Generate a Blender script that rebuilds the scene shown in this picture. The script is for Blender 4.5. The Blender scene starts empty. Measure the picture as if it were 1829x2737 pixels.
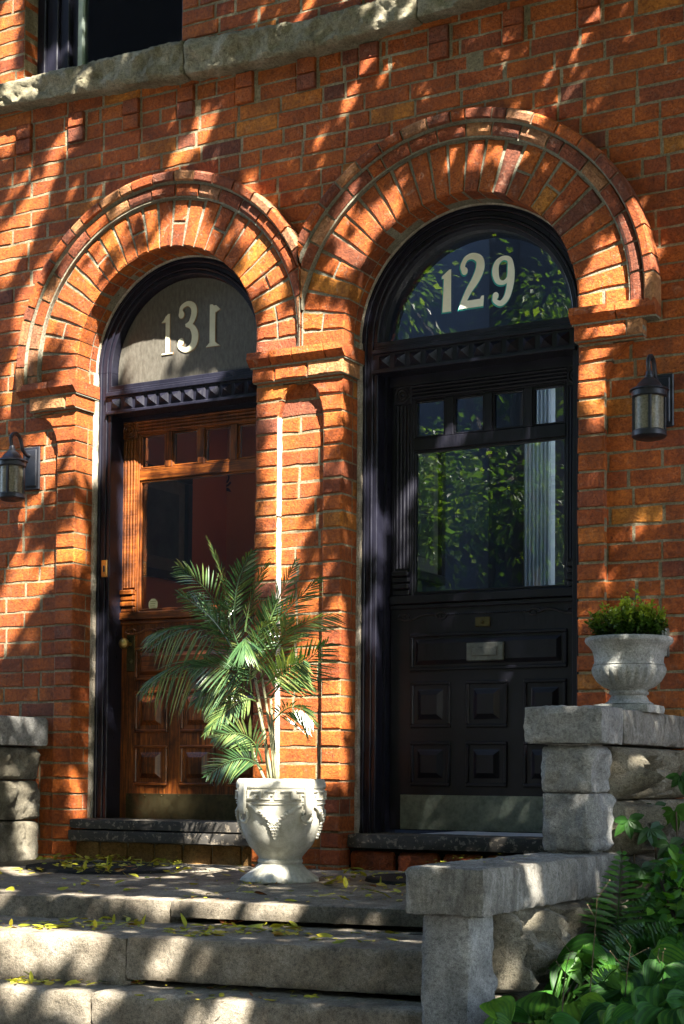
import bpy, bmesh, math, random
from mathutils import Vector, noise, Matrix
random.seed(7)
PI = math.pi
COL = bpy.context.scene.collection
sc = bpy.context.scene
# ------------------------------------------------------------------ camera survey
TH, PT, RO, FL, CY = 0.498425792, 0.0431757126, 0.00769182187, 4284.9269, 1886.80495
CAM = Vector((3.49088, -6.23095, 0.37877))
_f = Vector((-math.sin(TH)*math.cos(PT), math.cos(TH)*math.cos(PT), math.sin(PT)))
_r = _f.cross(Vector((0, 0, 1))).normalized()
_u = _r.cross(_f)
_r, _u = _r*math.cos(RO)+_u*math.sin(RO), -_r*math.sin(RO)+_u*math.cos(RO)
KS = 1829/1568
def ray(X, Y): return _f + _r*((X*KS-914.5)/FL) - _u*((Y*KS-CY)/FL)
def at(X, Y, y=0.0):
    D = ray(X, Y); return CAM + D*((y-CAM.y)/D.y)
def atz(X, Y, z):
    D = ray(X, Y); return CAM + D*((z-CAM.z)/D.z)
def atx(X, Y, x):
    D = ray(X, Y); return CAM + D*((x-CAM.x)/D.x)
LS, LZ = 0.03, -0.04          # the landing falls gently towards the street
def atp(X, Y):
    D = ray(X, Y); t = (LZ+LS*CAM.y-CAM.z)/(D.z-LS*D.y); return CAM + D*t
SUN = Vector((1.15, -1.0, 1.7)).normalized()

# ------------------------------------------------------------------ mesh builder
class MB:
    def __init__(s): s.v = []; s.f = []; s.t = []
    def add(s, vs, fs, t=0.4):
        o = len(s.v); s.v += [tuple(p) for p in vs]
        s.f += [tuple(i+o for i in f) for f in fs]; s.t += (list(t) if isinstance(t, list) else [t]*len(fs))
    def prism(s, poly, yf, yb, ch=0.003, t=0.5, jit=0.0, tilt=0.0):
        """polygon in (x,z), counter-clockwise seen from the street; front at yf with an arris chamfer"""
        n = len(poly); cx = sum(p[0] for p in poly)/n; cz = sum(p[1] for p in poly)/n
        j = lambda: random.uniform(-jit, jit)
        ring = [(p[0]+j(), p[1]+j()) for p in poly]
        ty, tx = random.uniform(-tilt, tilt), random.uniform(-tilt, tilt)*6
        def inset(p):
            dx, dz = cx-p[0], cz-p[1]; L = math.hypot(dx, dz) or 1
            k = min(ch*1.5, L*.45)/L; return (p[0]+dx*k, p[1]+dz*k)
        vs = [(x, yf+ty+(x-cx)*tx, z) for x, z in map(inset, ring)] + [(x, yf+ch+ty+(x-cx)*tx, z) for x, z in ring] + [(x, yb, z) for x, z in ring]
        fs = [tuple(range(n))]
        for k in range(2):
            for i in range(n):
                a, b = i, (i+1) % n
                fs.append((k*n+a, (k+1)*n+a, (k+1)*n+b, k*n+b))
        fs.append(tuple(2*n+i for i in reversed(range(n))))
        s.add(vs, fs, t)
    def brick(s, x0, x1, z0, z1, yf, yb, t=0.5, ch=0.004, jit=0.0012, tilt=0.0015):
        nx = max(2, int((x1-x0)/.035)); P = []
        for i in range(nx): P.append((x0+(x1-x0)*i/nx, z0))
        P += [(x1, z0), (x1, (z0+z1)/2)]
        for i in range(nx): P.append((x1-(x1-x0)*i/nx, z1))
        P += [(x0, z1), (x0, (z0+z1)/2)]
        s.prism(P, yf, yb, ch, t, jit, tilt)
    def box(s, x0, x1, y0, y1, z0, z1, t=0.5, b=0.0):
        if b <= 0:
            vs = [(x, y, z) for x in (x0, x1) for y in (y0, y1) for z in (z0, z1)]
            s.add(vs, [(0, 1, 3, 2), (4, 6, 7, 5), (0, 4, 5, 1), (2, 3, 7, 6), (0, 2, 6, 4), (1, 5, 7, 3)], t); return
        vs = []; idx = {}
        xs, ys, zs = (x0, x1), (y0, y1), (z0, z1)
        for i in (0, 1):
            for j in (0, 1):
                for k in (0, 1):
                    c = (xs[i], ys[j], zs[k]); d = ((b, -b)[i], (b, -b)[j], (b, -b)[k])
                    for a in range(3):
                        p = [c[m]+(0 if m == a else d[m]) for m in range(3)]
                        idx[(i, j, k, a)] = len(vs); vs.append(tuple(p))
        F = []
        for a in range(3):
            o = [m for m in range(3) if m != a]
            for e in (0, 1):
                q = []
                for u, v in ((0, 0), (1, 0), (1, 1), (0, 1)):
                    c = [0, 0, 0]; c[a] = e; c[o[0]] = u; c[o[1]] = v; q.append(idx[tuple(c)+(a,)])
                F.append(tuple(q))
        for a in range(3):       # edge chamfers
            o = [m for m in range(3) if m != a]
            for u in (0, 1):
                for v in (0, 1):
                    c0 = [0, 0, 0]; c0[o[0]] = u; c0[o[1]] = v; c1 = c0[:]; c1[a] = 1
                    F.append((idx[tuple(c0)+(o[0],)], idx[tuple(c1)+(o[0],)], idx[tuple(c1)+(o[1],)], idx[tuple(c0)+(o[1],)]))
        for i in (0, 1):
            for j in (0, 1):
                for k in (0, 1): F.append(tuple(idx[(i, j, k, a)] for a in range(3)))
        s.add(vs, F, t)
    def ringpiece(s, cx, cz, a0, a1, prof, n=3, t=0.5):
        """sweep a closed (radius, y) profile about an axis along y"""
        m = len(prof); vs = []; fs = []
        for i in range(n+1):
            a = a0+(a1-a0)*i/n
            for r, y in prof: vs.append((cx+r*math.cos(a), y, cz+r*math.sin(a)))
        for i in range(n):
            for k in range(m):
                l = (k+1) % m; fs.append((i*m+k, i*m+l, (i+1)*m+l, (i+1)*m+k))
        fs.append(tuple(range(m))); fs.append(tuple(n*m+i for i in reversed(range(m))))
        s.add(vs, fs, t)
    def lathe(s, c, prof, n=48, t=0.5, mod=None, fr=(1, 0), square=None):
        """profile (r,z) about the vertical axis; mod(r,z,ang)->r"""
        m = len(prof); vs = []; fs = []
        for i in range(n):
            a = 2*PI*i/n
            for r, z in prof:
                rr = mod(r, z, a) if mod else r
                vs.append((c[0]+rr*math.cos(a), c[1]+rr*math.sin(a), c[2]+z))
        for i in range(n):
            j = (i+1) % n
            for k in range(m-1): fs.append((i*m+k, j*m+k, j*m+k+1, i*m+k+1))
        s.add(vs, fs, t)
    def tube(s, pts, rad, n=8, t=0.5, flat=1.0):
        pts = [Vector(p) for p in pts]; m = len(pts); vs = []; fs = []
        R = rad if isinstance(rad, (list, tuple)) else [rad]*m
        up = Vector((0.13, 0.21, 1)).normalized()
        for i, p in enumerate(pts):
            d = (pts[min(i+1, m-1)]-pts[max(i-1, 0)]).normalized()
            a = d.cross(up); a = a.normalized() if a.length > 1e-4 else Vector((1, 0, 0)); b = a.cross(d)
            for k in range(n):
                q = 2*PI*k/n; vs.append(p+a*(R[i]*math.cos(q))+b*(R[i]*flat*math.sin(q)))
        for i in range(m-1):
            for k in range(n):
                l = (k+1) % n; fs.append((i*n+k, i*n+l, (i+1)*n+l, (i+1)*n+k))
        fs.append(tuple(range(n))); fs.append(tuple((m-1)*n+k for k in reversed(range(n))))
        s.add(vs, fs, t)
    def ball(s, c, r, n=8, t=0.5, sc=(1, 1, 1)):
        vs = []; fs = []; m = n//2+1
        for i in range(m+1):
            p = PI*i/m
            for k in range(n):
                q = 2*PI*k/n
                vs.append((c[0]+r*sc[0]*math.sin(p)*math.cos(q), c[1]+r*sc[1]*math.sin(p)*math.sin(q), c[2]+r*sc[2]*math.cos(p)))
        for i in range(m):
            for k in range(n):
                l = (k+1) % n; fs.append((i*n+k, (i+1)*n+k, (i+1)*n+l, i*n+l))
        s.add(vs, fs, t)
    def rock(s, lo, hi, res=.02, amp=None, freq=7.0, seed=0.0, rnd=0.012, t=0.5, xf=None, fine=.0015):
        """a stone block: a finely divided box, its arrises worn and each face pushed in and out by noise
        amp = dict of amplitudes by face key '-x','+x','-y','+y','-z','+z'"""
        amp = amp or {}; idx = {}; vs = []; fs = []
        N = [max(1, int(math.ceil((hi[i]-lo[i])/res))) for i in range(3)]
        def vert(key):
            if key in idx: return idx[key]
            p = [lo[i]+(hi[i]-lo[i])*key[i]/N[i] for i in range(3)]
            q = Vector(p); d = Vector((0, 0, 0)); nf = 0; pv = Vector(p)+Vector((seed, seed*1.7, seed*.6))
            for i in range(3):
                for e, sgn in ((0, -1), (N[i], 1)):
                    if key[i] == e:
                        a = amp.get('-+'[sgn > 0]+'xyz'[i], 0.0)
                        if a:
                            edge = 1.0
                            for o in range(3):
                                if o != i:
                                    dd = min(p[o]-lo[o], hi[o]-p[o]); edge *= min(1.0, .25+dd/.03)
                            nz = noise.fractal(pv*freq, .8, 2.1, 4)+.9*(.5-noise.cell(pv*freq*.9)*.0)
                            d[i] += sgn*a*(nz*.8)*edge
                        d[i] += sgn*fine*noise.fractal(pv*55, .7, 2.2, 3)
                        nf += 1
            if nf >= 2 and rnd:
                for i in range(3):
                    if key[i] in (0, N[i]):
                        sg = -1 if key[i] == 0 else 1
                        w = .5+.9*abs(noise.noise(pv*14)); d[i] -= sg*rnd*.35*w*(nf-1)
            q += d
            if xf: q = Vector(xf(q))
            idx[key] = len(vs); vs.append(q); return idx[key]
        for i in range(3):
            a, b = [(1, 2), (2, 0), (0, 1)][i]
            for e in (0, N[i]):
                for u in range(N[a]):
                    for v in range(N[b]):
                        ks = []
                        for du, dv in ((0, 0), (1, 0), (1, 1), (0, 1)):
                            k = [0, 0, 0]; k[i] = e; k[a] = u+du; k[b] = v+dv; ks.append(vert(tuple(k)))
                        fs.append(tuple(ks if e else reversed(ks)))
        s.add(vs, fs, t)
    def clampx(s, x, side):
        """cut everything that lies past x (side +1: beyond, -1: before)"""
        keep = [];
        for f, t in zip(s.f, s.t):
            if all((s.v[i][0]-x)*side > 0 for i in f): continue
            keep.append((f, t))
        s.f = [k[0] for k in keep]; s.t = [k[1] for k in keep]
        s.v = [((x if (p[0]-x)*side > 0 else p[0]), p[1], p[2]) for p in s.v]
    def build(s, name, mat, parent=None, smooth=False, angle=None, fix=True):
        me = bpy.data.meshes.new(name); me.from_pydata(s.v, [], s.f)
        at_ = me.attributes.new('tint', 'FLOAT', 'FACE'); at_.data.foreach_set('value', s.t)
        if fix:
            bm = bmesh.new(); bm.from_mesh(me); bmesh.ops.recalc_face_normals(bm, faces=bm.faces); bm.to_mesh(me); bm.free()
        me.materials.append(mat)
        if smooth or angle:
            me.polygons.foreach_set('use_smooth', [True]*len(me.polygons))
            if angle: me.set_sharp_from_angle(angle=math.radians(angle))
        me.update()
        o = bpy.data.objects.new(name, me); COL.objects.link(o)
        if parent: o.parent = parent
        return o
def tag(o, label=None, cat=None, group=None, kind=None):
    for k, v in (('label', label), ('category', cat), ('group', group), ('kind', kind)):
        if v: o[k] = v
    return o
def empty(name, loc=(0, 0, 0), label=None, cat=None, group=None):
    o = bpy.data.objects.new(name, None); COL.objects.link(o); o.location = loc; o.empty_display_size = .1
    return tag(o, label, cat, group)
def settle(root, objs_world=True):
    """keep world positions of the children built in world space although their empty sits elsewhere"""
    inv = Matrix.Translation(-Vector(root.location))
    for c in root.children: c.data.transform(inv) if c.type == 'MESH' else None
    for c in root.children:
        for g in c.children:
            if g.type == 'MESH': g.data.transform(inv)

# ------------------------------------------------------------------ materials
def mat(name):
    m = bpy.data.materials.new(name); m.use_nodes = True; nt = m.node_tree
    for n in list(nt.nodes): nt.nodes.remove(n)
    out = nt.nodes.new('ShaderNodeOutputMaterial'); bs = nt.nodes.new('ShaderNodeBsdfPrincipled')
    nt.links.new(bs.outputs[0], out.inputs[0])
    return m, nt, bs, out
def N(nt, typ, **kw):
    n = nt.nodes.new('ShaderNode'+typ)
    for k, v in kw.items():
        if k.startswith('i_'): n.inputs[k[2:].replace('_', ' ')].default_value = v
        else: setattr(n, k, v)
    return n
def ramp(nt, fac, stops, interp='LINEAR'):
    r = nt.nodes.new('ShaderNodeValToRGB'); r.color_ramp.interpolation = interp
    e = r.color_ramp.elements
    while len(e) > 1: e.remove(e[-1])
    e[0].position = stops[0][0]; e[0].color = tuple(stops[0][1])+(1,)
    for p, c in stops[1:]:
        q = e.new(p); q.color = tuple(c)+(1,)
    nt.links.new(fac, r.inputs[0]); return r.outputs[0]
def gray(v): return (v, v, v)
def mix(nt, fac, a, b, mode='MIX'):
    m = nt.nodes.new('ShaderNodeMix'); m.data_type = 'RGBA'; m.blend_type = mode
    for s, v in ((0, fac), (6, a), (7, b)):
        if isinstance(v, (int, float)): m.inputs[s].default_value = v if s == 0 else (v, v, v, 1)
        elif isinstance(v, tuple): m.inputs[s].default_value = v+(1,)
        else: nt.links.new(v, m.inputs[s])
    return m.outputs[2]
def coords(nt, scale=(1, 1, 1), kind='Object'):
    tc = nt.nodes.new('ShaderNodeTexCoord'); mp = nt.nodes.new('ShaderNodeMapping'); mp.inputs['Scale'].default_value = scale
    nt.links.new(tc.outputs[kind], mp.inputs[0]); return mp.outputs[0]
def nz(nt, vec, scale, detail=4, rough=.6, dist=0.0):
    n = nt.nodes.new('ShaderNodeTexNoise'); n.inputs['Scale'].default_value = scale; n.inputs['Detail'].default_value = detail
    n.inputs['Roughness'].default_value = rough; n.inputs['Distortion'].default_value = dist
    nt.links.new(vec, n.inputs['Vector']); return n.outputs['Fac']
def bump(nt, bs, h, strength=.4, dist=.003, prev=None):
    b = nt.nodes.new('ShaderNodeBump'); b.inputs['Strength'].default_value = strength; b.inputs['Distance'].default_value = dist
    nt.links.new(h, b.inputs['Height'])
    if prev: nt.links.new(prev, b.inputs['Normal'])
    nt.links.new(b.outputs[0], bs.inputs['Normal']); return b.outputs[0]
def tint(nt):
    a = nt.nodes.new('ShaderNodeAttribute'); a.attribute_name = 'tint'; return a.outputs['Fac']
def math_(nt, op, a, b=0.0):
    m = nt.nodes.new('ShaderNodeMath'); m.operation = op
    for i, v in enumerate((a, b)):
        if isinstance(v, (int, float)): m.inputs[i].default_value = v
        else: nt.links.new(v, m.inputs[i])
    return m.outputs[0]

M = {}
def make_brick(name, soot=.5):
    m, nt, bs, out = mat(name); v = coords(nt)
    base = ramp(nt, tint(nt), [(0, (.18, .060, .032)), (.12, (.25, .070, .030)), (.28, (.36, .082, .016)), (.5, (.44, .106, .014)),
                               (.72, (.49, .132, .016)), (.86, (.52, .175, .020)), (.95, (.52, .22, .030)), (1, (.42, .22, .13))])
    n1 = nz(nt, v, 9, 5, .65); n2 = nz(nt, v, 60, 5, .7); n3 = nz(nt, v, 230, 3, .6)
    c = mix(nt, 1.0, base, ramp(nt, n1, [(.3, (.62, .56, .52)), (.62, (1.12, 1.1, 1.05))]), 'MULTIPLY')
    c = mix(nt, 1.0, c, ramp(nt, n2, [(.3, (.50, .44, .42)), (.55, (1.08, 1.06, 1.02)), (.75, (1.25, 1.3, 1.3))]), 'MULTIPLY')
    c = mix(nt, 1.0, c, ramp(nt, nz(nt, v, 1.7, 4, .6), [(.35, (.70, .66, .66)), (.6, (1.05, 1.05, 1.05))]), 'MULTIPLY')
    pits = ramp(nt, n3, [(.30, gray(1)), (.36, gray(0))])
    c = mix(nt, math_(nt, 'MULTIPLY', pits, .55), c, (.06, .025, .018))
    lime = ramp(nt, nz(nt, v, 22, 6, .75, .8), [(.57, gray(0)), (.76, gray(soot))])
    c = mix(nt, lime, c, (.50, .34, .24))
    grime = ramp(nt, nz(nt, coords(nt, (3.2, 3.2, 1.3)), 1.6, 6, .7, .6), [(.50, gray(0)), (.70, gray(.55))])
    c = mix(nt, grime, c, (.075, .030, .014))
    nt.links.new(c, bs.inputs['Base Color']); bs.inputs['Roughness'].default_value = .78
    bs.inputs['Specular IOR Level'].default_value = .35
    h = math_(nt, 'ADD', math_(nt, 'MULTIPLY', n2, .8), math_(nt, 'MULTIPLY', n3, .5))
    nb_ = nz(nt, v, 110, 4, .75); h = math_(nt, 'ADD', h, math_(nt, 'MULTIPLY', ramp(nt, nb_, [(.35, gray(0)), (.5, gray(1))]), .7))
    bump(nt, bs, h, 1.0, .0055)
    return m
M['brick'] = make_brick('red_brick', .35)
M['brick_arch'] = make_brick('arch_brick', .8)

def simple_stone(name, c0, c1, c2, sc=1.0, bumpd=.004, rough=.85, warm=None, streak=False, k=1.0):
    m, nt, bs, out = mat(name); v = coords(nt)
    n1 = nz(nt, v, 3.2*sc, 5, .6, .3); n2 = nz(nt, v, 34*sc, 6, .75); n3 = nz(nt, v, 160*sc, 4, .7)
    c = ramp(nt, n1, [(.3, c0), (.52, c1), (.72, c2)])
    c = mix(nt, 1.0, c, ramp(nt, n2, [(.30, gray(1-.58*k)), (.48, gray(.94)), (.70, gray(1+.35*k))]), 'MULTIPLY')
    c = mix(nt, 1.0, c, ramp(nt, n3, [(.34, gray(1-.58*k)), (.52, gray(1.02)), (.7, gray(1+.3*k))]), 'MULTIPLY')
    if streak:
        vs = coords(nt, (9, 9, 2.2)); st = ramp(nt, nz(nt, vs, 1.3, 6, .75, 1.2), [(.44, gray(0)), (.66, gray(.7))])
        c = mix(nt, st, c, (.045, .038, .028))
    nt.links.new(c, bs.inputs['Base Color']); bs.inputs['Roughness'].default_value = rough
    bs.inputs['Specular IOR Level'].default_value = .3
    h = math_(nt, 'ADD', n2, math_(nt, 'MULTIPLY', n3, .5)); bump(nt, bs, h, 1.0, bumpd*1.7)
    return m
M['mortar'] = simple_stone('mortar', (.18, .14, .08), (.27, .22, .135), (.38, .32, .21), 2.5, .004, .95)
M['mortar_grey'] = simple_stone('grey_mortar', (.17, .16, .11), (.26, .24, .17), (.34, .32, .24), 2.5, .004, .95)
M['caulk'] = simple_stone('old_caulk', (.28, .23, .16), (.44, .38, .29), (.60, .54, .43), 4, .004, .9)
M['sandstone'] = simple_stone('weathered_sandstone', (.16, .14, .085), (.29, .26, .17), (.43, .39, .29), 1.8, .008, .9)
M['limestone'] = simple_stone('rock_faced_limestone', (.11, .095, .065), (.22, .195, .14), (.34, .31, .24), 2.2, .009, .88)
M['concrete'] = simple_stone('grey_concrete', (.14, .13, .11), (.22, .21, .18), (.30, .285, .25), 2.5, .0035, .9, streak=True)
M['pale_concrete'] = simple_stone('pale_concrete', (.17, .165, .15), (.26, .255, .235), (.37, .36, .33), 2.5, .005, .9)
M['step_stone'] = simple_stone('worn_step_stone', (.11, .09, .065), (.205, .175, .13), (.32, .28, .22), 2.2, .0035, .88)
M['cast_stone'] = simple_stone('cream_cast_stone', (.36, .34, .27), (.50, .48, .40), (.62, .60, .52), 5, .0009, .8, k=.3)
M['grey_cast'] = simple_stone('grey_cast_stone', (.20, .20, .18), (.33, .33, .30), (.46, .46, .42), 3, .004, .9)
M['ochre_block'] = simple_stone('ochre_foundation_block', (.14, .075, .025), (.27, .15, .05), (.34, .22, .09), 2, .004, .85)
M['soil'] = simple_stone('garden_soil', (.02, .014, .009), (.035, .025, .016), (.06, .045, .03), 3, .01, 1)
M['asphalt'] = simple_stone('asphalt', (.04, .04, .042), (.05, .05, .052), (.07, .07, .07), 2, .003, .9)
M['paving'] = simple_stone('pavement_concrete', (.2, .2, .19), (.28, .28, .26), (.33, .33, .31), 1, .003, .9)

def paint(name, col, rough=.32, chip=(.4, .36, .28), chipamt=.62, vert=True):
    m, nt, bs, out = mat(name); v = coords(nt, (1, 1, .14) if vert else (.14, 1, 1)); w = coords(nt)
    n = nz(nt, v, 95, 4, .6); n2 = nz(nt, w, 40, 5, .7); n3 = nz(nt, w, 5, 3, .5)
    c = mix(nt, ramp(nt, n3, [(.3, gray(0)), (.7, gray(1))]), col, tuple(x*1.7+.003 for x in col))
    ch = ramp(nt, n2, [(chipamt+.06, gray(0)), (chipamt+.085, gray(1))])
    c = mix(nt, ch, c, chip)
    nt.links.new(c, bs.inputs['Base Color'])
    nt.links.new(ramp(nt, n, [(.3, gray(rough*.8)), (.7, gray(rough*1.5))]), bs.inputs['Roughness'])
    h = math_(nt, 'ADD', n, math_(nt, 'MULTIPLY', n2, .6)); bump(nt, bs, h, .45, .0016); bs.inputs['Specular IOR Level'].default_value = .32
    return m
M['black'] = paint('black_gloss_paint', (.007, .007, .013), .32, chipamt=.66)
M['black_worn'] = paint('worn_black_paint', (.0055, .0055, .010), .36, (.16, .14, .11), .66)
M['sillwood'] = paint('weathered_sill_paint', (.035, .032, .028), .6, (.20, .17, .13), .5, vert=False)

def wood(name, vert=True):
    m, nt, bs, out = mat(name); w = coords(nt)
    g0 = nz(nt, coords(nt, (13, 13, .7)), 7, 6, .7, .8); g1 = nz(nt, coords(nt, (.7, 13, 13)), 7, 6, .7, .8); n2 = nz(nt, w, 7, 5, .65)
    mg = nt.nodes.new('ShaderNodeMix'); mg.data_type = 'FLOAT'; nt.links.new(ramp(nt, tint(nt), [(.45, gray(0)), (.55, gray(1))]), mg.inputs[0]); nt.links.new(g0, mg.inputs[2]); nt.links.new(g1, mg.inputs[3]); g = mg.outputs[0]
    c = ramp(nt, g, [(.30, (.022, .007, .003)), (.44, (.085, .022, .005)), (.56, (.21, .058, .009)), (.72, (.40, .14, .022))])
    worn = ramp(nt, n2, [(.36, (.30, .27, .24)), (.52, gray(.9)), (.7, (1.35, 1.3, 1.1))])
    c = mix(nt, 1, c, worn, 'MULTIPLY')
    nt.links.new(c, bs.inputs['Base Color']); bs.inputs['Roughness'].default_value = .36
    bs.inputs['Coat Weight'].default_value = .25; bs.inputs['Coat Roughness'].default_value = .2
    bump(nt, bs, g, .4, .0018); return m
M['wood'] = wood('varnished_oak')

def metal(name, col, rough, met=1.0):
    m, nt, bs, out = mat(name); w = coords(nt)
    n = nz(nt, w, 30, 5, .7)
    nt.links.new(mix(nt, 1, col, ramp(nt, n, [(.3, gray(.55)), (.7, gray(1.15))]), 'MULTIPLY'), bs.inputs['Base Color'])
    bs.inputs['Metallic'].default_value = met
    nt.links.new(ramp(nt, n, [(.3, gray(rough*1.4)), (.7, gray(rough*.8))]), bs.inputs['Roughness'])
    bump(nt, bs, n, .15, .001); return m
M['brass'] = metal('brass', (.62, .42, .14), .38)
M['old_brass'] = metal('tarnished_brass', (.12, .10, .05), .5)
M['kick'] = metal('green_grey_kick_plate', (.17, .20, .165), .45, .35)
M['iron'] = metal('black_lantern_metal', (.020, .022, .03), .42, .2)
M['pewter'] = metal('pewter_mail_slot', (.16, .165, .15), .5, .7)
M['rubber'] = simple_stone('black_rubber_mat', (.012, .012, .013), (.02, .02, .02), (.03, .03, .03), 6, .003, .9)

def glass(name, col=(.85, .9, .9), rough=.0, alpha_t=.95, spec=1.0):
    """thin pane: part mirror, part see-through"""
    m, nt, bs, out = mat(name); nt.nodes.remove(bs)
    g = N(nt, 'BsdfGlossy'); g.inputs['Color'].default_value = (1, 1, 1, 1); g.inputs['Roughness'].default_value = rough
    t = N(nt, 'BsdfTransparent'); t.inputs['Color'].default_value = tuple(x*alpha_t for x in col)+(1,)
    fr = N(nt, 'Fresnel'); fr.inputs['IOR'].default_value = 1.5
    f2 = math_(nt, 'ADD', math_(nt, 'MULTIPLY', fr.outputs[0], 1.15*spec), .012)
    w = coords(nt); bm_ = nt.nodes.new('ShaderNodeBump'); bm_.inputs['Strength'].default_value = .012; bm_.inputs['Distance'].default_value = .02
    nt.links.new(nz(nt, w, 5, 2, .5), bm_.inputs['Height']); nt.links.new(bm_.outputs[0], g.inputs['Normal'])
    mx = N(nt, 'MixShader'); nt.links.new(f2, mx.inputs[0]); nt.links.new(t.outputs[0], mx.inputs[1]); nt.links.new(g.outputs[0], mx.inputs[2])
    nt.links.new(mx.outputs[0], out.inputs[0]); return m
M['glass'] = glass('window_glass')
def dusty(name):
    m, nt, bs, out = mat(name); w = coords(nt)
    n = nz(nt, coords(nt, (1, 1, .35)), 70, 4, .7)
    nt.links.new(ramp(nt, n, [(.3, (.06, .054, .042)), (.7, (.125, .115, .095))]), bs.inputs['Base Color'])
    bs.inputs['Roughness'].default_value = .38; bump(nt, bs, n, .3, .001); return m
M['dusty'] = dusty('painted_over_transom_glass')
def flat(name, col, rough=.6, var=.15, sc=30):
    m, nt, bs, out = mat(name); w = coords(nt); n = nz(nt, w, sc, 4, .6)
    nt.links.new(mix(nt, 1, col, ramp(nt, n, [(.3, gray(1-var)), (.7, gray(1+var))]), 'MULTIPLY'), bs.inputs['Base Color'])
    bs.inputs['Roughness'].default_value = rough; bump(nt, bs, n, .15, .001); return m
M['cream'] = flat('cream_number_paint', (.95, .94, .80), .45, .05)
M['teal'] = flat('teal_number_edge', (.03, .38, .34), .5)
M['gold'] = flat('faded_gold_leaf', (.56, .54, .38), .5, .1)
M['goldline'] = flat('number_outline', (.26, .16, .08), .5)
M['redwall'] = flat('red_vestibule_plaster', (.85, .25, .08), .7, .1, 3)
M['darkred'] = flat('wall_rose_stencil', (.10, .02, .012), .7)
M['bluewall'] = flat('blue_grey_vestibule_plaster', (.048, .062, .092), .7, .1, 3)
M['white'] = flat('white_trim_and_bounce_paint', (.84, .87, .88), .5, .06, 3)
M['bounce_floor'] = flat('pale_bounce_floor', (.72, .72, .70), .5, .06, 6)  # pale so the floor bounces skylight upwards
M['floorwood'] = flat('dark_floor_boards', (.08, .04, .02), .4)
M['picture'] = flat('dim_print', (.09, .10, .07), .6, .6, 7)
M['picture_mat'] = flat('print_mount', (.22, .20, .13), .7)
M['frameblack'] = flat('black_picture_frame', (.02, .017, .014), .4)
M['pale_sunlit_strip'] = simple_stone('pale_sunlit_return', (.50, .45, .36), (.68, .63, .53), (.78, .74, .65), 3, .004, .9)  # pale colour carries sun glare as well as efflorescence
M['farwall'] = flat('dark_far_wall', (.022, .020, .020), .9)
M['sticker'] = flat('pale_yellow_sticker', (.66, .66, .38), .5, .08)
M['stickerink'] = flat('sticker_ink', (.40, .38, .16), .6)
M['bluewin'] = flat('pale_window_bead', (.42, .50, .42), .5)
def lampglass():
    m, nt, bs, out = mat('seeded_lamp_glass'); w = coords(nt); n = nz(nt, w, 120, 3, .6)
    nt.links.new(ramp(nt, n, [(.35, (.17, .16, .11)), (.65, (.30, .28, .21))]), bs.inputs['Base Color'])
    bs.inputs['Roughness'].default_value = .16; bs.inputs['Transmission Weight'].default_value = .35; bs.inputs['IOR'].default_value = 1.3
    bump(nt, bs, n, .7, .002); return m
M['lampglass'] = lampglass()

def leafmat(name, stops, trans=.35, rough=.38, vein=False, spec=.35):
    m, nt, bs, out = mat(name); w = coords(nt)
    c = ramp(nt, tint(nt), stops)
    c = mix(nt, 1, c, ramp(nt, nz(nt, w, 38, 4, .6), [(.3, gray(.75)), (.7, gray(1.2))]), 'MULTIPLY')
    nt.links.new(c, bs.inputs['Base Color']); bs.inputs['Roughness'].default_value = rough
    bs.inputs['Specular IOR Level'].default_value = spec
    tr = N(nt, 'BsdfTranslucent'); nt.links.new(mix(nt, 1, c, (1.5, 1.6, .5), 'MULTIPLY'), tr.inputs['Color'])
    mx = N(nt, 'MixShader'); mx.inputs[0].default_value = trans
    nt.links.new(bs.outputs[0], mx.inputs[1]); nt.links.new(tr.outputs[0], mx.inputs[2]); nt.links.new(mx.outputs[0], out.inputs[0])
    return m
M['leaf'] = leafmat('street_tree_leaf', [(0, (.035, .075, .012)), (.6, (.075, .14, .018)), (1, (.16, .22, .02))], .5)
M['palm'] = leafmat('palm_leaf', [(0, (.018, .050, .012)), (.5, (.045, .098, .036)), (.85, (.15, .20, .05)), (1, (.22, .2, .07))], .2, .25, spec=.6)
M['palmstem'] = leafmat('palm_stem', [(0, (.10, .11, .05)), (1, (.30, .28, .16))], .05, .5)
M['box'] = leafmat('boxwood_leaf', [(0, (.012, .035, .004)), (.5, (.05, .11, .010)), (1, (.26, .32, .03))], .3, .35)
M['hosta'] = leafmat('hosta_leaf', [(0, (.010, .05, .006)), (.5, (.028, .12, .010)), (1, (.12, .25, .014))], .4, .55)
M['darkleaf'] = leafmat('deep_green_leaf', [(0, (.008, .028, .005)), (.5, (.018, .070, .010)), (1, (.06, .16, .015))], .35, .45)
M['litter'] = leafmat('fallen_leaf', [(0, (.20, .24, .02)), (.55, (.42, .38, .03)), (.85, (.32, .18, .03)), (1, (.22, .05, .02))], .15, .5)
M['stalk'] = leafmat('dry_stalk', [(0, (.05, .03, .015)), (1, (.16, .12, .06))], .05, .7)
M['bark'] = simple_stone('bark', (.03, .024, .018), (.06, .048, .035), (.10, .08, .06), 3, .01, .95)

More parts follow.
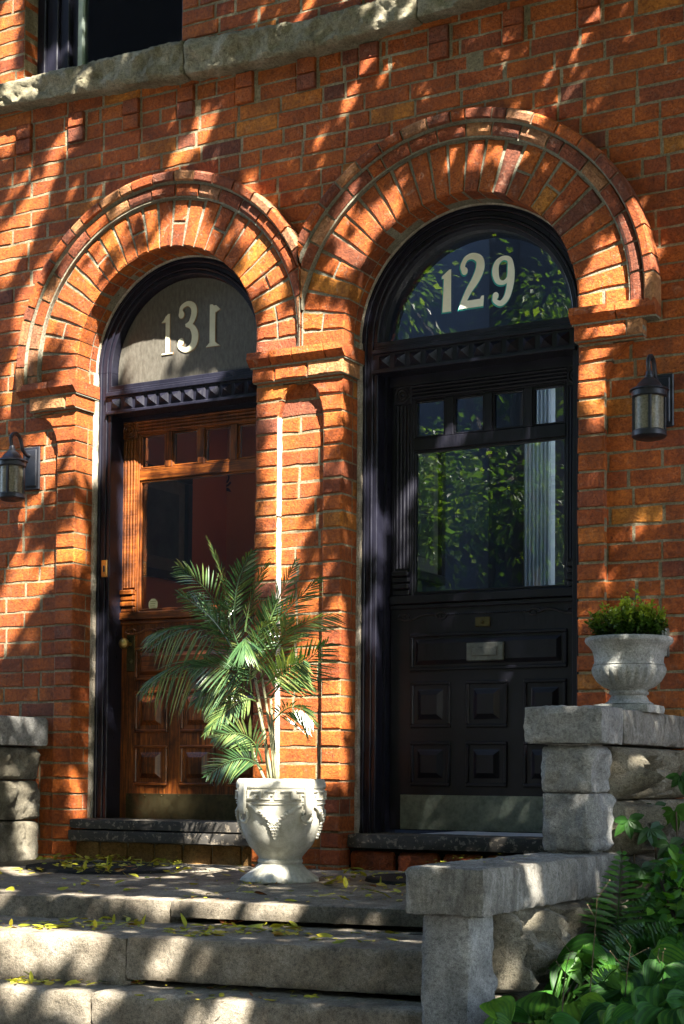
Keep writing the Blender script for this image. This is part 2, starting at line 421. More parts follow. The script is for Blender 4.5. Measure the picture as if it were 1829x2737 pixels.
def leaf(mb, p, d, up, L, W, t=.5, fold=.25, droop=.0, seg=3):
    """a pointed leaf from p along d; up = its face normal"""
    d = d.normalized(); side = d.cross(up)
    if side.length < 1e-4: side = Vector((1, 0, 0))
    side.normalize(); nrm = side.cross(d)
    vs = [p]; n = seg
    for i in range(1, n):
        k = i/n; w = W*.5*math.sin(PI*min(1, k**.8))**.8
        c = p+d*(L*k)+Vector((0, 0, -droop*L*k*k))
        vs += [c-side*w+nrm*(fold*w), c, c+side*w+nrm*(fold*w)]
    vs.append(p+d*L+Vector((0, 0, -droop*L)))
    fs = [(0, 2, 1), (0, 3, 2)]
    for i in range(n-2):
        a = 1+3*i; fs += [(a, a+1, a+4, a+3), (a+1, a+2, a+5, a+4)]
    a = 1+3*(n-2); e = len(vs)-1
    fs += [(a, a+1, e), (a+1, a+2, e)]
    mb.add(vs, fs, t)
# ================================================================== HOUSE
house = empty('brick_house', (-.1, 0, 0), 'red brick house front with two round arched doorways under a rough stone band', 'house')
OPEN = [dict(cx=-.8595, r=.5155, cz=2.366, c=-.832, dz=-.012, zg=2.300, zt=2.240, zb=2.156, num='131'),
        dict(cx=.6605, r=.5495, cz=2.336, c=.688, dz=.0, zg=2.335, zt=2.275, zb=2.190, num='129')]
WIN = (-1.766, -.800, 3.862)
XG = -.098
def blocked(z0, z1):
    out = []
    for o in OPEN:
        w = o['r']+.05
        if z1 <= o['cz']: out.append((o['cx']-w, o['cx']+w)); continue
        dz = max(0, z0-o['cz']); R = o['r']+.1
        if dz < R:
            h = math.sqrt(R*R-dz*dz); out.append((o['cx']-max(h, 0), o['cx']+max(h, 0)))
    if z0 > WIN[2]-.01 and z1 < 5.0: out.append((WIN[0], WIN[1]))
    return out
def clip_runs(x0, x1, bl):
    runs = [(x0, x1)]
    for a, b in bl:
        nr = []
        for p, q in runs:
            if b <= p or a >= q: nr.append((p, q)); continue
            if a > p: nr.append((p, a))
            if b < q: nr.append((b, q))
        runs = nr
    return runs
def btint():
    r = random.random()
    return min(1, max(0, random.gauss(.52, .11))) if r < .88 else (random.uniform(.02, .3) if r < .95 else random.uniform(.75, .93))
Z00 = 2.3022
wall = MB(); mort = MB()
n0 = int((-.3-Z00)/.075); n1 = int((5.3-Z00)/.075)
dent = [-1.75, -1.42, -1.087, -.767, -.437, -.105, .217, .561, .91, 1.25]
for n in range(n0, n1):
    z0, z1 = Z00+n*.075, Z00+(n+1)*.075
    bl = blocked(z0, z1); deep = .2 if z0 > 3.8 else .1
    for a, b in clip_runs(-3.4, 3.6, bl): mort.box(a, b, .0032, .22, z0, z1+.0005)
    x = -3.4-.225+(.1125 if n % 2 else 0)+random.uniform(-.012, .012)
    wob = random.uniform(-.0015, .0015)
    nd = (3.665-z1)/.075
    isd = -.6 < nd < 1.45
    while x < 3.6:
        L = .225
        if random.random() < .16: L = .1125
        x1 = x+L+random.uniform(-.004, .004)
        segs = clip_runs(x+.0042, x1-.0042, bl)
        if isd:
            segs2 = []
            for s0, s1 in segs: segs2 += clip_runs(s0, s1, [(d-.058, d+.058) for d in dent])
            segs = segs2
        for a, b in segs:
            if b-a > .018:
                wall.brick(a, b, z0+.0040+wob, z1-.0038+wob, random.uniform(-.0015, .0015), deep, btint(), ch=random.uniform(.003, .006))
        x = x1
    if isd:
        for d in dent: wall.brick(d-.047, d+.045, z0+.003, z1-.003, -.018, .05, random.choice([.1, .35, .5, .25]), ch=.003)
ow = wall.build('wall', M['brick'], house); ow['label'] = 'red brick wall laid in worn running bond'
mo = mort.build('mortar', M['mortar'], ow)
# parapet behind: back of the front wall and the floors' edge
bk = MB(); bk.box(-3.4, -1.46, .221, .34, -.4, 5.3);  bk.box(-.30, .06, .221, .34, -.4, 3.3)
bk.box(-1.46, -.80, .36, .42, 3.05, 3.6); bk.box(-.8, 1.30, .221, .34, 3.3, 5.3); bk.box(-1.46, -.8, .221, .34, 3.0, 3.6)
bk.build('inner_wall', M['bluewall'], house)
bk = MB(); bk.box(1.30, 3.6, .221, .34, -.4, 5.3); bk.build('inner_wall', M['white'], house)  # right part turned white to reflect light onto the inner casing

# ---- arches
for o in OPEN:
    cx, cz, r = o['cx'], o['cz'], o['r']; side = 1 if cx < 0 else -1
    below = math.asin(min(.9, (cz-2.300)/r))
    A0 = -below; A1 = PI+below
    vb = MB(); ab = MB(); ab2 = MB()
    nv = 27; Lr = .222
    for i in range(nv):
        a = A0+(A1-A0)*(i+.5)/nv; w0 = (A1-A0)*(r+.004)/nv*.5-.0036; w1 = w0*1.30
        ca, sa = math.cos(a), math.sin(a)
        def P(rr, s): return (cx+rr*ca-s*sa, cz+rr*sa+s*ca)
        t = btint(); split = random.random() < .18
        r0, r1 = r+random.uniform(-.002, .002), r+Lr+random.uniform(-.006, .004)
        parts = [(r0, r1)] if not split else [(r0, r+Lr*.48), (r+Lr*.53, r1)]
        for p, q in parts:
            m = 5; poly = []
            wa = w0+(w1-w0)*(p-r)/Lr; wb = w0+(w1-w0)*(q-r)/Lr
            for k in range(m): poly.append(P(p+(q-p)*k/m, wa+(wb-wa)*k/m))
            poly.append(P(q, wb)); poly.append(P(q, 0))
            for k in range(m): poly.append(P(q-(q-p)*k/m, -(wb+(wa-wb)*k/m)))
            poly.append(P(p, -wa)); poly.append(P(p, 0))
            vb.prism(poly[::-1], -.035+random.uniform(-.002, .002), .066, random.uniform(.003, .006), btint() if split else t, .0012, .0015)
        poly = [P(r0+.002, w0), P(r+.06, w0), P(r+.06, -w0), P(r0+.002, -w0)]
        vb.prism(poly, .074, .127, .003, btint(), .001, .001)
    # two moulded rings outside the voussoirs
    def ringset(ab, ra, prof, seg, gap):
        a = A0
        while a < A1-.02:
            L = seg*random.choice([1, 1, 1, .9, .55])
            b = min(A1, a+L/ra)
            dy = random.uniform(-.002, .002)
            ab.ringpiece(cx, cz, a+gap/ra, b-gap/ra, [(r+p+random.uniform(-.0012, .0012), y+dy) for p, y in prof], max(2, int(L/.03)), random.choice([.05, .12, .2, .35, .5, .98, .99, .1]))
            a = b
    ringset(ab, r+.255, [(.230, .02), (.230, -.046), (.236, -.056), (.248, -.063), (.268, -.066), (.284, -.062), (.289, -.054), (.289, .02)], .135, .005)
    ringset(ab2, r+.32, [(.297, .02), (.297, -.078), (.303, -.085), (.332, -.090), (.341, -.084), (.3445, -.076), (.3445, .02)], .125, .005)
    mb = MB()
    K = 40
    ab.ringpiece(cx, cz, A0, A1, [(r+.232, .02), (r+.232, -.040), (r+.287, -.044), (r+.287, .02)], K)
    ab2.ringpiece(cx, cz, A0, A1, [(r+.2985, .02), (r+.2985, -.066), (r+.3385, -.070), (r+.3385, .02)], K)
    mb.ringpiece(cx, cz, A0, A1, [(r+.003, .128), (r+.003, -.028), (r+.226, -.028), (r+.2265, -.05), (r+.29, -.055), (r+.298, -.072), (r+.340, -.078), (r+.340, .004), (r+.11, .128)], K)
    for q in (vb, ab, ab2, mb): q.clampx(XG-.003 if side > 0 else XG+.003, side)
    arch = vb.build('arch', M['brick_arch'], house); arch['label'] = 'smaller brick arch over doorway 131' if cx < 0 else 'larger brick arch over doorway 129'
    ab.build('roll_mould', M['brick_arch'], arch); ab2.build('hood_mould', M['brick_arch'], arch); mb.build('arch_mortar', M['mortar_grey'], arch)
gm = MB(); gm.box(XG-.006, XG+.006, -.034, .1, 2.30, 2.80); gm.build('valley_joint', M['mortar_grey'], house)

# ---- pilaster strips with flared heads, imposts
strips = [(-1.4905, -1.375, -1, 1.62, -1.65), (-.344, -.228, 1, None, -.110), (.010, .111, -1, None, -.106), (1.210, 1.3245, 1, None, 1.49)]
def flare(z, w):   # outward growth of the strip's free edge near its head
    k = min(1, max(0, (z-1.965)/.19)); return w*(1-math.sqrt(max(0, 1-k*k)))
for a, b, sd, _, xf in strips:
    s = MB(); m = MB(); free = a if sd < 0 else b; W = abs(xf-free)
    for n in range(n0, 0):
        z0, z1 = Z00+n*.075, Z00+(n+1)*.075
        if z1 < -.12 or z0 > 2.17: continue
        z1c = min(z1, 2.168)
        g0, g1 = flare(z0+.005, W), flare(z1c-.005, W)
        if W > .3: pass
        e0 = free+sd*g0; e1 = free+sd*g1
        jit = random.uniform(-.002, .003)
        if sd < 0: poly = [(e0, z0+.005), (b-jit, z0+.005), (b-jit, z1c-.0045), (e1, z1c-.0045)]
        else: poly = [(a+jit, z0+.005), (e0, z0+.005), (e1, z1c-.0045), (a+jit, z1c-.0045)]
        if g1-g0 > .02:   # curved edge
            q = []
            for k in range(1, 4):
                zz = z0+.005+(z1c-.0045-z0-.005)*k/4; q.append((free+sd*flare(zz, W), zz))
            poly = poly[:2]+q+poly[2:] if sd > 0 else poly[:4]+q[::-1]
        if g1 > .12 and random.random() < 2:   # a joint in the wide courses
            pass
        t = btint(); sp = random.choice([.128, .128, .06])
        s.prism(poly, -.035+random.uniform(-.0015, .0015), sp, random.uniform(.004, .009), t, .0012, .0012)
        if sp < .1: s.brick(min(poly[0][0], a), b-jit, z0+.005, z1c-.0045, sp+.008, .128, btint()) if abs(a) > 0 else None
        m.box((e0 if sd < 0 else a+.004), (b-.004 if sd < 0 else e0), -.028, .13, z0, z1c+.0005)
    p = s.build('pilaster', M['brick'], house); m.build('mortar', M['mortar'], p)
for a, b, fa, fb in ((-1.712, -1.352, -1.652, -1.362), (-.366, .137, -.352, .126), (1.188, 1.556, 1.200, 1.497)):
    s = MB(); m = MB()
    x = a
    while x < b-.02:
        x1 = min(b, x+random.choice([.165, .2, .12])); x1 = b if b-x1 < .05 else x1
        t = random.choice([.4, .5, .6, .3])
        for (zz0, zz1, y0, y1) in ((2.2365, 2.2655, -.062, -.091), (2.2655, 2.2975, -.091, -.086)):
            s.add([(x+.003, y0, zz0), (x1-.003, y0, zz0), (x1-.003, y1, zz1), (x+.003, y1, zz1), (x+.003, .126, zz0), (x1-.003, .126, zz0), (x1-.003, .126, zz1), (x+.003, .126, zz1)],
                  [(0, 1, 2, 3), (4, 7, 6, 5), (0, 4, 5, 1), (3, 2, 6, 7), (0, 3, 7, 4), (1, 5, 6, 2)], t)
        x = x1
    x = fa
    while x < fb-.02:
        x1 = min(fb, x+random.choice([.225, .17, .12])); x1 = fb if fb-x1 < .06 else x1
        s.brick(x+.003, x1-.003, 2.167, 2.2295, -.060, .126, random.choice([.45, .6, .7, .98]), ch=.005)
        x = x1
    m.box(a+.006, b-.006, -.058, .124, 2.229, 2.2985); m.box(fa+.004, fb-.004, -.052, .124, 2.163, 2.231)
    p = s.build('impost', M['brick_arch'], house); m.build('mortar', M['mortar_grey'], p)

pp = MB(); pp.rock((-.2285, -.0325, 1.55), (-.2205, .002, 2.00), .02, {'+x': .006, '-y': .003}, 25, 3, .004); pp.rock((-.2285, -.0325, .30), (-.2205, .002, 1.545), .02, {'+x': .006, '-y': .003}, 25, 5, .004)
pp.build('pale_sunlit_strip', M['pale_sunlit_strip'], house)  # added strip: efflorescence and sun glare on the pilaster return, put into colour
# ---- rough stone band and first floor window
def pw(x, L):
    if x <= L[0][0]: return L[0][1]
    for (p, q), (u, v) in zip(L, L[1:]):
        if x <= u: return q+(v-q)*(x-p)/(u-p)
    return L[-1][1]
def bandz(q):
    k = (q.z-3.68)/.166; lo_z = pw(q.x, [(-1.85, 3.742), (-.785, 3.680), (-.07, 3.652), (.75, 3.692), (1.6, 3.70)]); hi_z = pw(q.x, [(-1.85, 3.860), (-.8, 3.850), (-.07, 3.795), (.75, 3.815), (1.6, 3.84)])
    return (q.x, q.y, lo_z+(hi_z-lo_z)*k)
sb = MB()
for i, (a, b, t) in enumerate(((-2.9, -.742, .3), (-.738, .48, .6), (.484, 1.9, .4), (1.904, 3.4, .5))):
    sb.rock((a, -.072, 3.68), (b, .05, 3.846), .014, {'-y': .036, '-z': .014, '+z': .008}, 9.0, i*3.1, .010, t, xf=bandz, fine=.004)
o_ = sb.build('stone_band', M['sandstone'], house, angle=40); o_['label'] = 'rough rock faced stone sill band above the doorways'
wf = MB()
wx0, wx1, wz = WIN
for x0, x1, y0, y1 in ((wx0, wx0+.05, .10, .22), (wx0+.05, wx0+.115, .12, .22), (wx0+.115, wx0+.17, .14, .22), (wx0+.17, wx0+.205, .17, .22), (wx1-.05, wx1, .10, .22), (wx1-.10, wx1-.05, .14, .22)):
    wf.box(x0, x1, y0, y1, wz, 4.95, b=.004)
wf.box(wx0+.17, wx1-.05, .13, .22, wz, wz+.035, b=.004); wf.box(wx0+.205, wx1-.05, .16, .22, wz+.035, wz+.07, b=.004)
wf.box(wx0, wx1, .10, .22, 4.95, 5.05)
w = wf.build('window', M['black'], house); w['label'] = 'black framed upstairs window above the stone band'
g = MB(); g.box(wx0+.235, wx1-.06, .19, .196, wz+.06, 4.95); g.build('glass', M['glass'], w)
g = MB(); g.box(wx0+.203, wx0+.235, .172, .2, wz+.06, 4.95, b=.003); g.build('glazing_bead', M['bluewin'], w)
rm = MB(); rm.box(-2.2, -.3, 1.6, 1.65, 3.6, 5.3); rm.box(-2.25, -2.2, .35, 1.65, 3.6, 5.3); rm.box(-.3, -.25, .35, 1.65, 3.6, 5.3); rm.box(-2.25, -.25, .35, 1.65, 3.56, 3.6)
rm.build('upstairs_room', M['farwall'], house)

# ---- door frames, transoms, doors
def stroke(mb, pts, z=0, n=10, t=.5):
    """pts: (u, v, width) polyline smoothed by Catmull-Rom -> flat ribbon quads (u,v)"""
    P = [Vector(p) for p in pts]; S = []
    for i in range(len(P)-1):
        p0, p1, p2, p3 = P[max(i-1, 0)], P[i], P[i+1], P[min(i+2, len(P)-1)]
        for k in range(n):
            q = k/n; S.append(.5*((2*p1)+(p2-p0)*q+(2*p0-5*p1+4*p2-p3)*q*q+(3*p1-p0-3*p2+p3)*q**3))
    S.append(P[-1]); return S
def ribbon(mb, pts, place, th=.0015, grow=0.0, n=10):
    S = stroke(mb, pts, n=n); L = []; R = []
    for i, s in enumerate(S):
        a = S[max(i-1, 0)]; b = S[min(i+1, len(S)-1)]; d = Vector((b.x-a.x, b.y-a.y)); d = d.normalized() if d.length else Vector((1, 0))
        w = max(.0005, s.z)/2+grow; L.append((s.x-d.y*w, s.y+d.x*w)); R.append((s.x+d.y*w, s.y-d.x*w))
    vs = []; fs = []
    for (a, b), (c, d) in zip(L, R):
        x, y, z = place(a, b); y -= .0007*len(vs)/(4*len(L)); vs += [(x, y, z), (x, y+th, z)]
        x, y, z = place(c, d); y -= .0007*len(vs)/(4*len(L)); vs += [(x, y, z), (x, y+th, z)]
    for i in range(len(L)-1):
        o = 4*i; fs += [(o, o+2, o+6, o+4), (o, o+4, o+5, o+1), (o+2, o+3, o+7, o+6)]
    mb.add(vs, fs)
def disc(mb, u, v, r, place, th=.0015, n=18):
    o_y = lambda p: (p[0], p[1]-.0010, p[2])
    vs = [o_y(place(u, v))]; vs += [place(u+r*math.cos(2*PI*k/n), v+r*math.sin(2*PI*k/n)) for k in range(n)]; vs = [vs[0]]+[o_y(p) for p in vs[1:]]
    mb.add(vs, [(0, 1+(k+1) % n, 1+k) for k in range(n)])
def glyph(ch, mb, place, grow):
    B = lambda p: ribbon(mb, p, place, grow=grow)
    def poly(ps):
        cx = sum(p[0] for p in ps)/len(ps); cy = sum(p[1] for p in ps)/len(ps)
        q = [(p[0]+(grow if p[0] > cx else -grow), p[1]+(grow if p[1] > cy else -grow)) for p in ps]
        mb.add([(place(*p)[0], place(*p)[1]-.0004*(1+len(mb.f) % 5), place(*p)[2]) for p in q], [tuple(range(len(q)))])
    # unit box: width about .6, height 1
    if ch == '1a': poly([(.10, .0), (.36, .0), (.36, 1), (.30, 1), (.08, .86), (.08, .80), (.14, .80)])
    if ch == '1l':   # slim one with flag to the left and a thin foot
        poly([(.20, .03), (.34, .03), (.34, 1.0), (.28, 1.0), (.20, .93)]); poly([(.05, .80), (.20, .80), (.22, .97), (.14, .86)]); poly([(.08, .0), (.46, .0), (.46, .035), (.08, .035)])
    if ch == '1r':
        poly([(.16, .03), (.34, .03), (.34, .93), (.24, 1.0), (.16, 1.0)]); poly([(.34, .80), (.50, .86), (.36, .97), (.30, .97)]); poly([(.03, .0), (.50, .0), (.40, .05), (.34, .10), (.16, .10), (.10, .05)])
    if ch == '2':
        B([(.15, .73, .10), (.12, .82, .11), (.20, .95, .10), (.36, .985, .12), (.52, .90, .17), (.54, .74, .20), (.44, .54, .18), (.26, .32, .14), (.12, .08, .12)])
        disc(mb, .17, .72, .075+grow, place); poly([(.03, .0), (.62, .0), (.64, .20), (.58, .20), (.54, .145), (.10, .145)])
    if ch == '9':
        B([(.56, .72, .18), (.52, .92, .12), (.36, .98, .09), (.20, .90, .13), (.15, .72, .17), (.21, .52, .13), (.36, .46, .09), (.50, .54, .11), (.56, .72, .17), (.55, .45, .18), (.46, .16, .15), (.30, .03, .12), (.14, .10, .10), (.13, .18, .10)])
        disc(mb, .16, .20, .08+grow, place)
    if ch == '3':
        B([(.14, .78, .10), (.16, .92, .09), (.34, .985, .10), (.50, .90, .15), (.52, .74, .16), (.42, .57, .12), (.28, .53, .06)])
        B([(.30, .53, .06), (.46, .48, .13), (.56, .30, .19), (.50, .10, .16), (.30, .015, .10), (.12, .10, .10), (.12, .20, .10)])
        disc(mb, .16, .77, .08+grow, place); disc(mb, .155, .20, .08+grow, place)

def fluted(mb, x0, x1, y, z0, z1, n=4, d=.006, vertical=True, t=.5):
    if vertical:
        w = (x1-x0)/n
        for i in range(n):
            a = x0+i*w; mb.tube([(a+w/2, y, z0), (a+w/2, y, z1)], w*.46, 8, t)
    else:
        w = (z1-z0)/n
        for i in range(n): mb.tube([(x0, y, z0+(i+.5)*w), (x1, y, z0+(i+.5)*w)], w*.46, 8, t)

for o in OPEN:
    cx, cz, r, c, dz, zg, zt, zb, num = (o[k] for k in ('cx', 'cz', 'r', 'c', 'dz', 'zg', 'zt', 'zb', 'num'))
    black = num == '129'
    # --- frame
    f = MB(); ci = .085
    prof = [(0.0, .132, .016), (.016, .126, .014), (.030, .134, .022), (.052, .128, .012), (.064, .136, .021)]
    for d, y, w in prof:
        for sx in (-1, 1):
            xa = cx+sx*(r-d); xb = cx+sx*(r-d-w)
            f.box(min(xa, xb), max(xa, xb), y, .30, .11, cz, b=.003)
        f.ringpiece(cx, cz, 0, PI, [(r-d, .30), (r-d, y+.003), (r-d-.003, y), (r-d-w+.003, y), (r-d-w, y+.003), (r-d-w, .30)], 44)
    f.ringpiece(cx, cz, 0, PI, [(r+.06, .30), (r+.06, .134), (r-.002, .134), (r-.002, .30)], 44)
    for sx in (-1, 1): f.box(min(cx+sx*(r+.06), cx+sx*(r-.002)), max(cx+sx*(r+.06), cx+sx*(r-.002)), .134, .30, .11, cz)
    ri = r-ci; gr = ri-.004 if not black else ri-.016
    if black: f.ringpiece(cx, cz, 0, PI, [(ri+.001, .29), (ri+.001, .165), (ri-.016, .17), (ri-.018, .29)], 44)
    # door stop between frame and leaf
    for sx in (-1, 1):
        xa = cx+sx*(ri+.001); xb = c+sx*.478
        f.box(min(xa, xb), max(xa, xb), .205, .31, .12, zb+.002)

    # lintel / transom bar
    f.box(cx-ri-.002, cx+ri+.002, .15, .31, zb, zg)
    f.box(cx-ri-.02, cx+ri+.02, .112, .2, zt+.001, zt+.022, b=.003); f.box(cx-ri-.012, cx+ri+.012, .124, .2, zt+.022, zt+.036, b=.003)
    f.box(cx-ri-.004, cx+ri+.004, .135, .2, zt+.036, zg-.002, b=.003)
    f.box(cx-ri-.02, cx+ri+.02, .128, .2, zb+.012, zt+.001); f.box(cx-ri-.02, cx+ri+.02, .114, .2, zb-.004, zb+.012, b=.003)
    f.box(cx-ri-.01, cx+ri+.01, .232, .31, 2.146+dz, zb+.004)
    npy = 12; wdt = (2*ri)/npy
    for i in range(npy):
        xc = cx-ri+wdt*(i+.5); h = (zt-zb-.012)*.38; zc = (zb+.012+zt)/2
        f.add([(xc-h, .127, zc-h), (xc+h, .127, zc-h), (xc+h, .127, zc+h), (xc-h, .127, zc+h), (xc, .127-h*1.05, zc)], [(0, 1, 4), (1, 2, 4), (2, 3, 4), (3, 0, 4)])
    fo = f.build('door_frame', M['black'], house); fo['label'] = 'black arched door frame with a row of studs over the %s' % ('black door' if black else 'varnished door')
    # caulk line against the brick
    k = MB()
    for sx in (-1, 1): k.rock((min(cx+sx*r, cx+sx*(r-.010)),   .110 if sx > 0 else .100, .10), (max(cx+sx*r, cx+sx*(r-.014)), .131, cz), .03, {'-y': .006, '+x': .006}, 20, cx, .004)
    k.ringpiece(cx, cz, 0, PI, [(r, .131), (r, .118), (r-.006, .122), (r-.006, .131)], 44)
    k.build('caulk', M['caulk'], fo)
    # transom glass
    g = MB(); vs = [(cx-gr, .215, zg-.01)]; nn = 40
    pts = [(cx+gr*math.cos(PI*i/nn), cz+gr*math.sin(PI*i/nn)) for i in range(nn+1)]
    pts = [(cx+gr, zg-.01)]+pts+[(cx-gr, zg-.01)]
    ty = .205 if black else .185
    g.add([(x, ty, z) for x, z in pts]+[(x, ty+.006, z) for x, z in pts], [tuple(range(len(pts))), tuple(reversed(range(len(pts), 2*len(pts))))])
    to = g.build('transom_glass', M['glass'] if black else M['dusty'], fo)
    # numbers
    hgt = .222
    if black:
        items = [('1a', .470, 2.449, .19), ('2', .560, 2.452, .235), ('9', .715, 2.447, .21)]
    else:
        items = [('1l', -1.035, 2.432, .20), ('3', -.940, 2.437, .235), ('1r', -.770, 2.440, .205)]
    nb = MB(); ob = MB()
    for ch, x, z, H in items:
        glyph(ch, nb, lambda u, v, x=x, z=z, H=H: (x+u*H*.86, ty-.0040, z+v*H), 0)
        if black: glyph(ch, ob, lambda u, v, x=x, z=z, H=H: (x-.0035+u*H*.86, ty-.0010, z-.003+v*H), .014)
        else: glyph(ch, ob, lambda u, v, x=x, z=z, H=H: (x+.0015+u*H*.86, ty-.0010, z-.001+v*H), .012)
    no = nb.build('house_number', M['cream'] if black else M['gold'], fo, fix=False); no['label'] = 'painted house number '+num
    ob.build('number_outline', M['teal'] if black else M['goldline'], fo, fix=False)
    # --- threshold
    t_ = MB()
    if black:
        t_.rock((cx-r+.004, .02, .058), (cx+r-.004, .245, .120), .03, {'-y': .004, '+z': .003}, 12, 1, .01)
    else:
        t_.rock((cx-r+.004, -.045, .112), (cx+r-.004, .245, .158), .03, {'-y': .003, '+z': .002}, 12, 2, .006)
        t_.rock((cx-r+.000, -.052, .055), (cx+r-.004, .2, .106), .03, {'-y': .003}, 12, 3, .006)
    th = t_.build('threshold', M['sillwood'], house, angle=45); th['label'] = 'weathered dark sill board below the %s' % ('black door' if black else 'varnished door')
    # stones or bricks below it
    b_ = MB(); x = cx-r+.002
    while x < cx+r-.02:
        L = .155 if not black else .21; x1 = min(cx+r-.002, x+L*random.uniform(.9, 1.15))
        if black: b_.rock((x+.008, .045+random.uniform(-.006, .006), -.10), (x1-.008, .2, .046), .02, {'-y': .01}, 10, x, .02, random.choice([.45, .6, .3]))
        else: b_.rock((x+.004, .005, -.10), (x1-.004, .2, .050), .03, {'-y': .004}, 10, x, .01)
        x = x1
    u_ = b_.build('foundation_course', M['brick'] if black else M['ochre_block'], house, angle=45)
    m_ = MB(); m_.box(cx-r-.002, cx+r+.002, .06 if black else .02, .25, -.12, .056); m_.build('foundation_mortar', M['mortar_grey'] if not black else M['soil'], house)
    # --- door leaf
    d = MB(); Y = .25; T = .045
    def bx(u0, u1, z0, z1, y=Y, t=T, b=.003): d.box(c+u0, c+u1, y, Y+t, z0+dz, z1+dz, t=(.9 if (u1-u0) > (z1-z0)*1.15 else .1), b=b)
    H = .476
    bx(-H, H, .135, 1.150)                       # solid lower body
    bx(-H, -.365, 1.150, 2.155); bx(.365, H, 1.150, 2.155)
    bx(-.366, .366, 2.078, 2.155); bx(-.366, .366, 1.848, 1.905); bx(-.366, .366, 1.150, 1.196)
    wins = [(-.359+.19*i, -.359+.19*i+.148) for i in range(4)]
    for i in range(3): bx(wins[i][1], wins[i+1][0], 1.904, 2.079)
    bx(-.366, wins[0][0], 1.904, 2.079); bx(wins[3][1], .366, 1.904, 2.079)
    def bead(u0, u1, z0, z1, w=.008, y=Y+.006):   # glazing bead round a pane
        for a in ((u0, u1, z0, z0+w), (u0, u1, z1-w, z1), (u0, u0+w, z0+w, z1-w), (u1-w, u1, z0+w, z1-w)): bx(*a, y=y, t=.03, b=.002)
    for a, b in wins: bead(a, b, 1.907, 2.077)
    bead(-.365, .365, 1.197, 1.848, .010)
    # fluted pilasters, rosettes, corbels
    for sx in (-1, 1):
        u = sx*.418
        for k in range(4): d.tube([(c+u-.027+k*.018, Y-.002, 1.315+dz), (c+u-.027+k*.018, Y-.002, 2.06+dz)], .0085, 8)
        d.box(c+u-.044, c+u-.037, Y-.006, Y+.01, 1.30+dz, 2.06+dz, b=.002); d.box(c+u+.037, c+u+.044, Y-.006, Y+.01, 1.30+dz, 2.06+dz, b=.002)
        d.box(c+u-.045, c+u+.045, Y-.010, Y+.02, 2.062+dz, 2.150+dz, b=.004)
        for rr in (.036, .022):
            d.tube([(c+u+rr*math.cos(2*PI*k/20), Y-.011, 2.106+dz+rr*math.sin(2*PI*k/20)) for k in range(21)], .005, 6)
        d.ball((c+u, Y-.011, 2.106+dz), .010, 8)
        for k, (z, e) in enumerate(((1.290, .030), (1.262, .022), (1.232, .026), (1.205, .016))):
            d.box(c+u-.040, c+u+.040, Y-e, Y+.02, z-.012+dz, z+.012+dz, b=.004)
    for k in range(4): d.tube([(c-.372, Y-.002, 2.092+k*.0165+dz), (c+.372, Y-.002, 2.092+k*.0165+dz)], .0075, 8)
    bx(-H, H, 1.152, 1.190, Y-.022, .05); bx(-H, H, 1.128, 1.150, Y-.012, .05, .004)
    # carved band: beads and scrolls
    for k in range(36):
        u = -.19+.38*k/35; d.ball((c+u, Y, 1.098+dz), .0055, 6)
    for sx in (-1, 1):
        for q in (.22, .40):
            S = [(c+sx*(q+.035*(1-k/16)*math.cos(k*.55)), Y-.001, 1.092+dz+.022*(1-k/16)*math.sin(k*.55)) for k in range(15)]
            d.tube(S, .0055, 6)
        d.tube([(c+sx*(.24+.2*k/10), Y-.001, 1.092+dz+.012*math.sin(k*.62)) for k in range(11)], .006, 6)
    # panels
    def panel(u0, u1, z0, z1, pyr=True):
        w = .016
        for (a, b_, e_, g_) in ((u0, u1, z0, z0+w), (u0, u1, z1-w, z1), (u0, u0+w, z0+w, z1-w), (u1-w, u1, z0+w, z1-w)): bx(a, b_, e_, g_, y=Y-.010, t=.02, b=.004)
        i0, i1, j0, j1 = u0+w, u1-w, z0+w, z1-w
        def loop(ins, y): return [(c+i0+ins, y, j0+ins+dz), (c+i1-ins, y, j0+ins+dz), (c+i1-ins, y, j1-ins+dz), (c+i0+ins, y, j1-ins+dz)]
        L = [loop(0, Y-.002), loop(.020, Y+.004-.006), loop(.024, Y-.004), loop(.044, Y-.020), loop(.050, Y-.020)] if pyr else [loop(0, Y-.001), loop(.012, Y-.0015), loop(.030, Y-.016), loop(.034, Y-.016)]
        vs = [p for l in L for p in l]; fs = []
        for k in range(len(L)-1):
            for i in range(4): fs.append((4*k+i, 4*k+(i+1) % 4, 4*k+4+(i+1) % 4, 4*k+4+i))
        k = 4*(len(L)-1); fs.append((k, k+1, k+2, k+3)); d.add(vs, fs, .1 if pyr else .9)
    panel(-.375, .375, .848, 1.016, False)
    for a, b in ((-.372, -.174), (-.099, .099), (.174, .372)):
        panel(a, b, .592, .800); panel(a, b, .332, .531)
    door = d.build('door', M['black_worn'] if black else M['wood'], house); door['label'] = 'black painted front door with brass slot and panels' if black else 'varnished brown wooden front door with panels'
    g = MB()
    for a, b in wins: g.box(c+a+.002, c+b-.002, Y+.018, Y+.022, 1.906+dz, 2.079+dz)
    g.box(c-.363, c+.363, Y+.018, Y+.022, 1.195+dz, 1.850+dz); g.build('glass', M['glass'], door)
    kp = MB(); kp.box(c-.42, c+.42, Y-.004, Y+.001, .138+dz, .293+dz, b=.001)
    for i in range(9):
        for zz in (.148, .283): kp.ball((c-.41+.1025*i, Y-.004, zz+dz), .0035, 6)
    kp.build('kick_plate', M['kick'] if black else M['old_brass'], door)
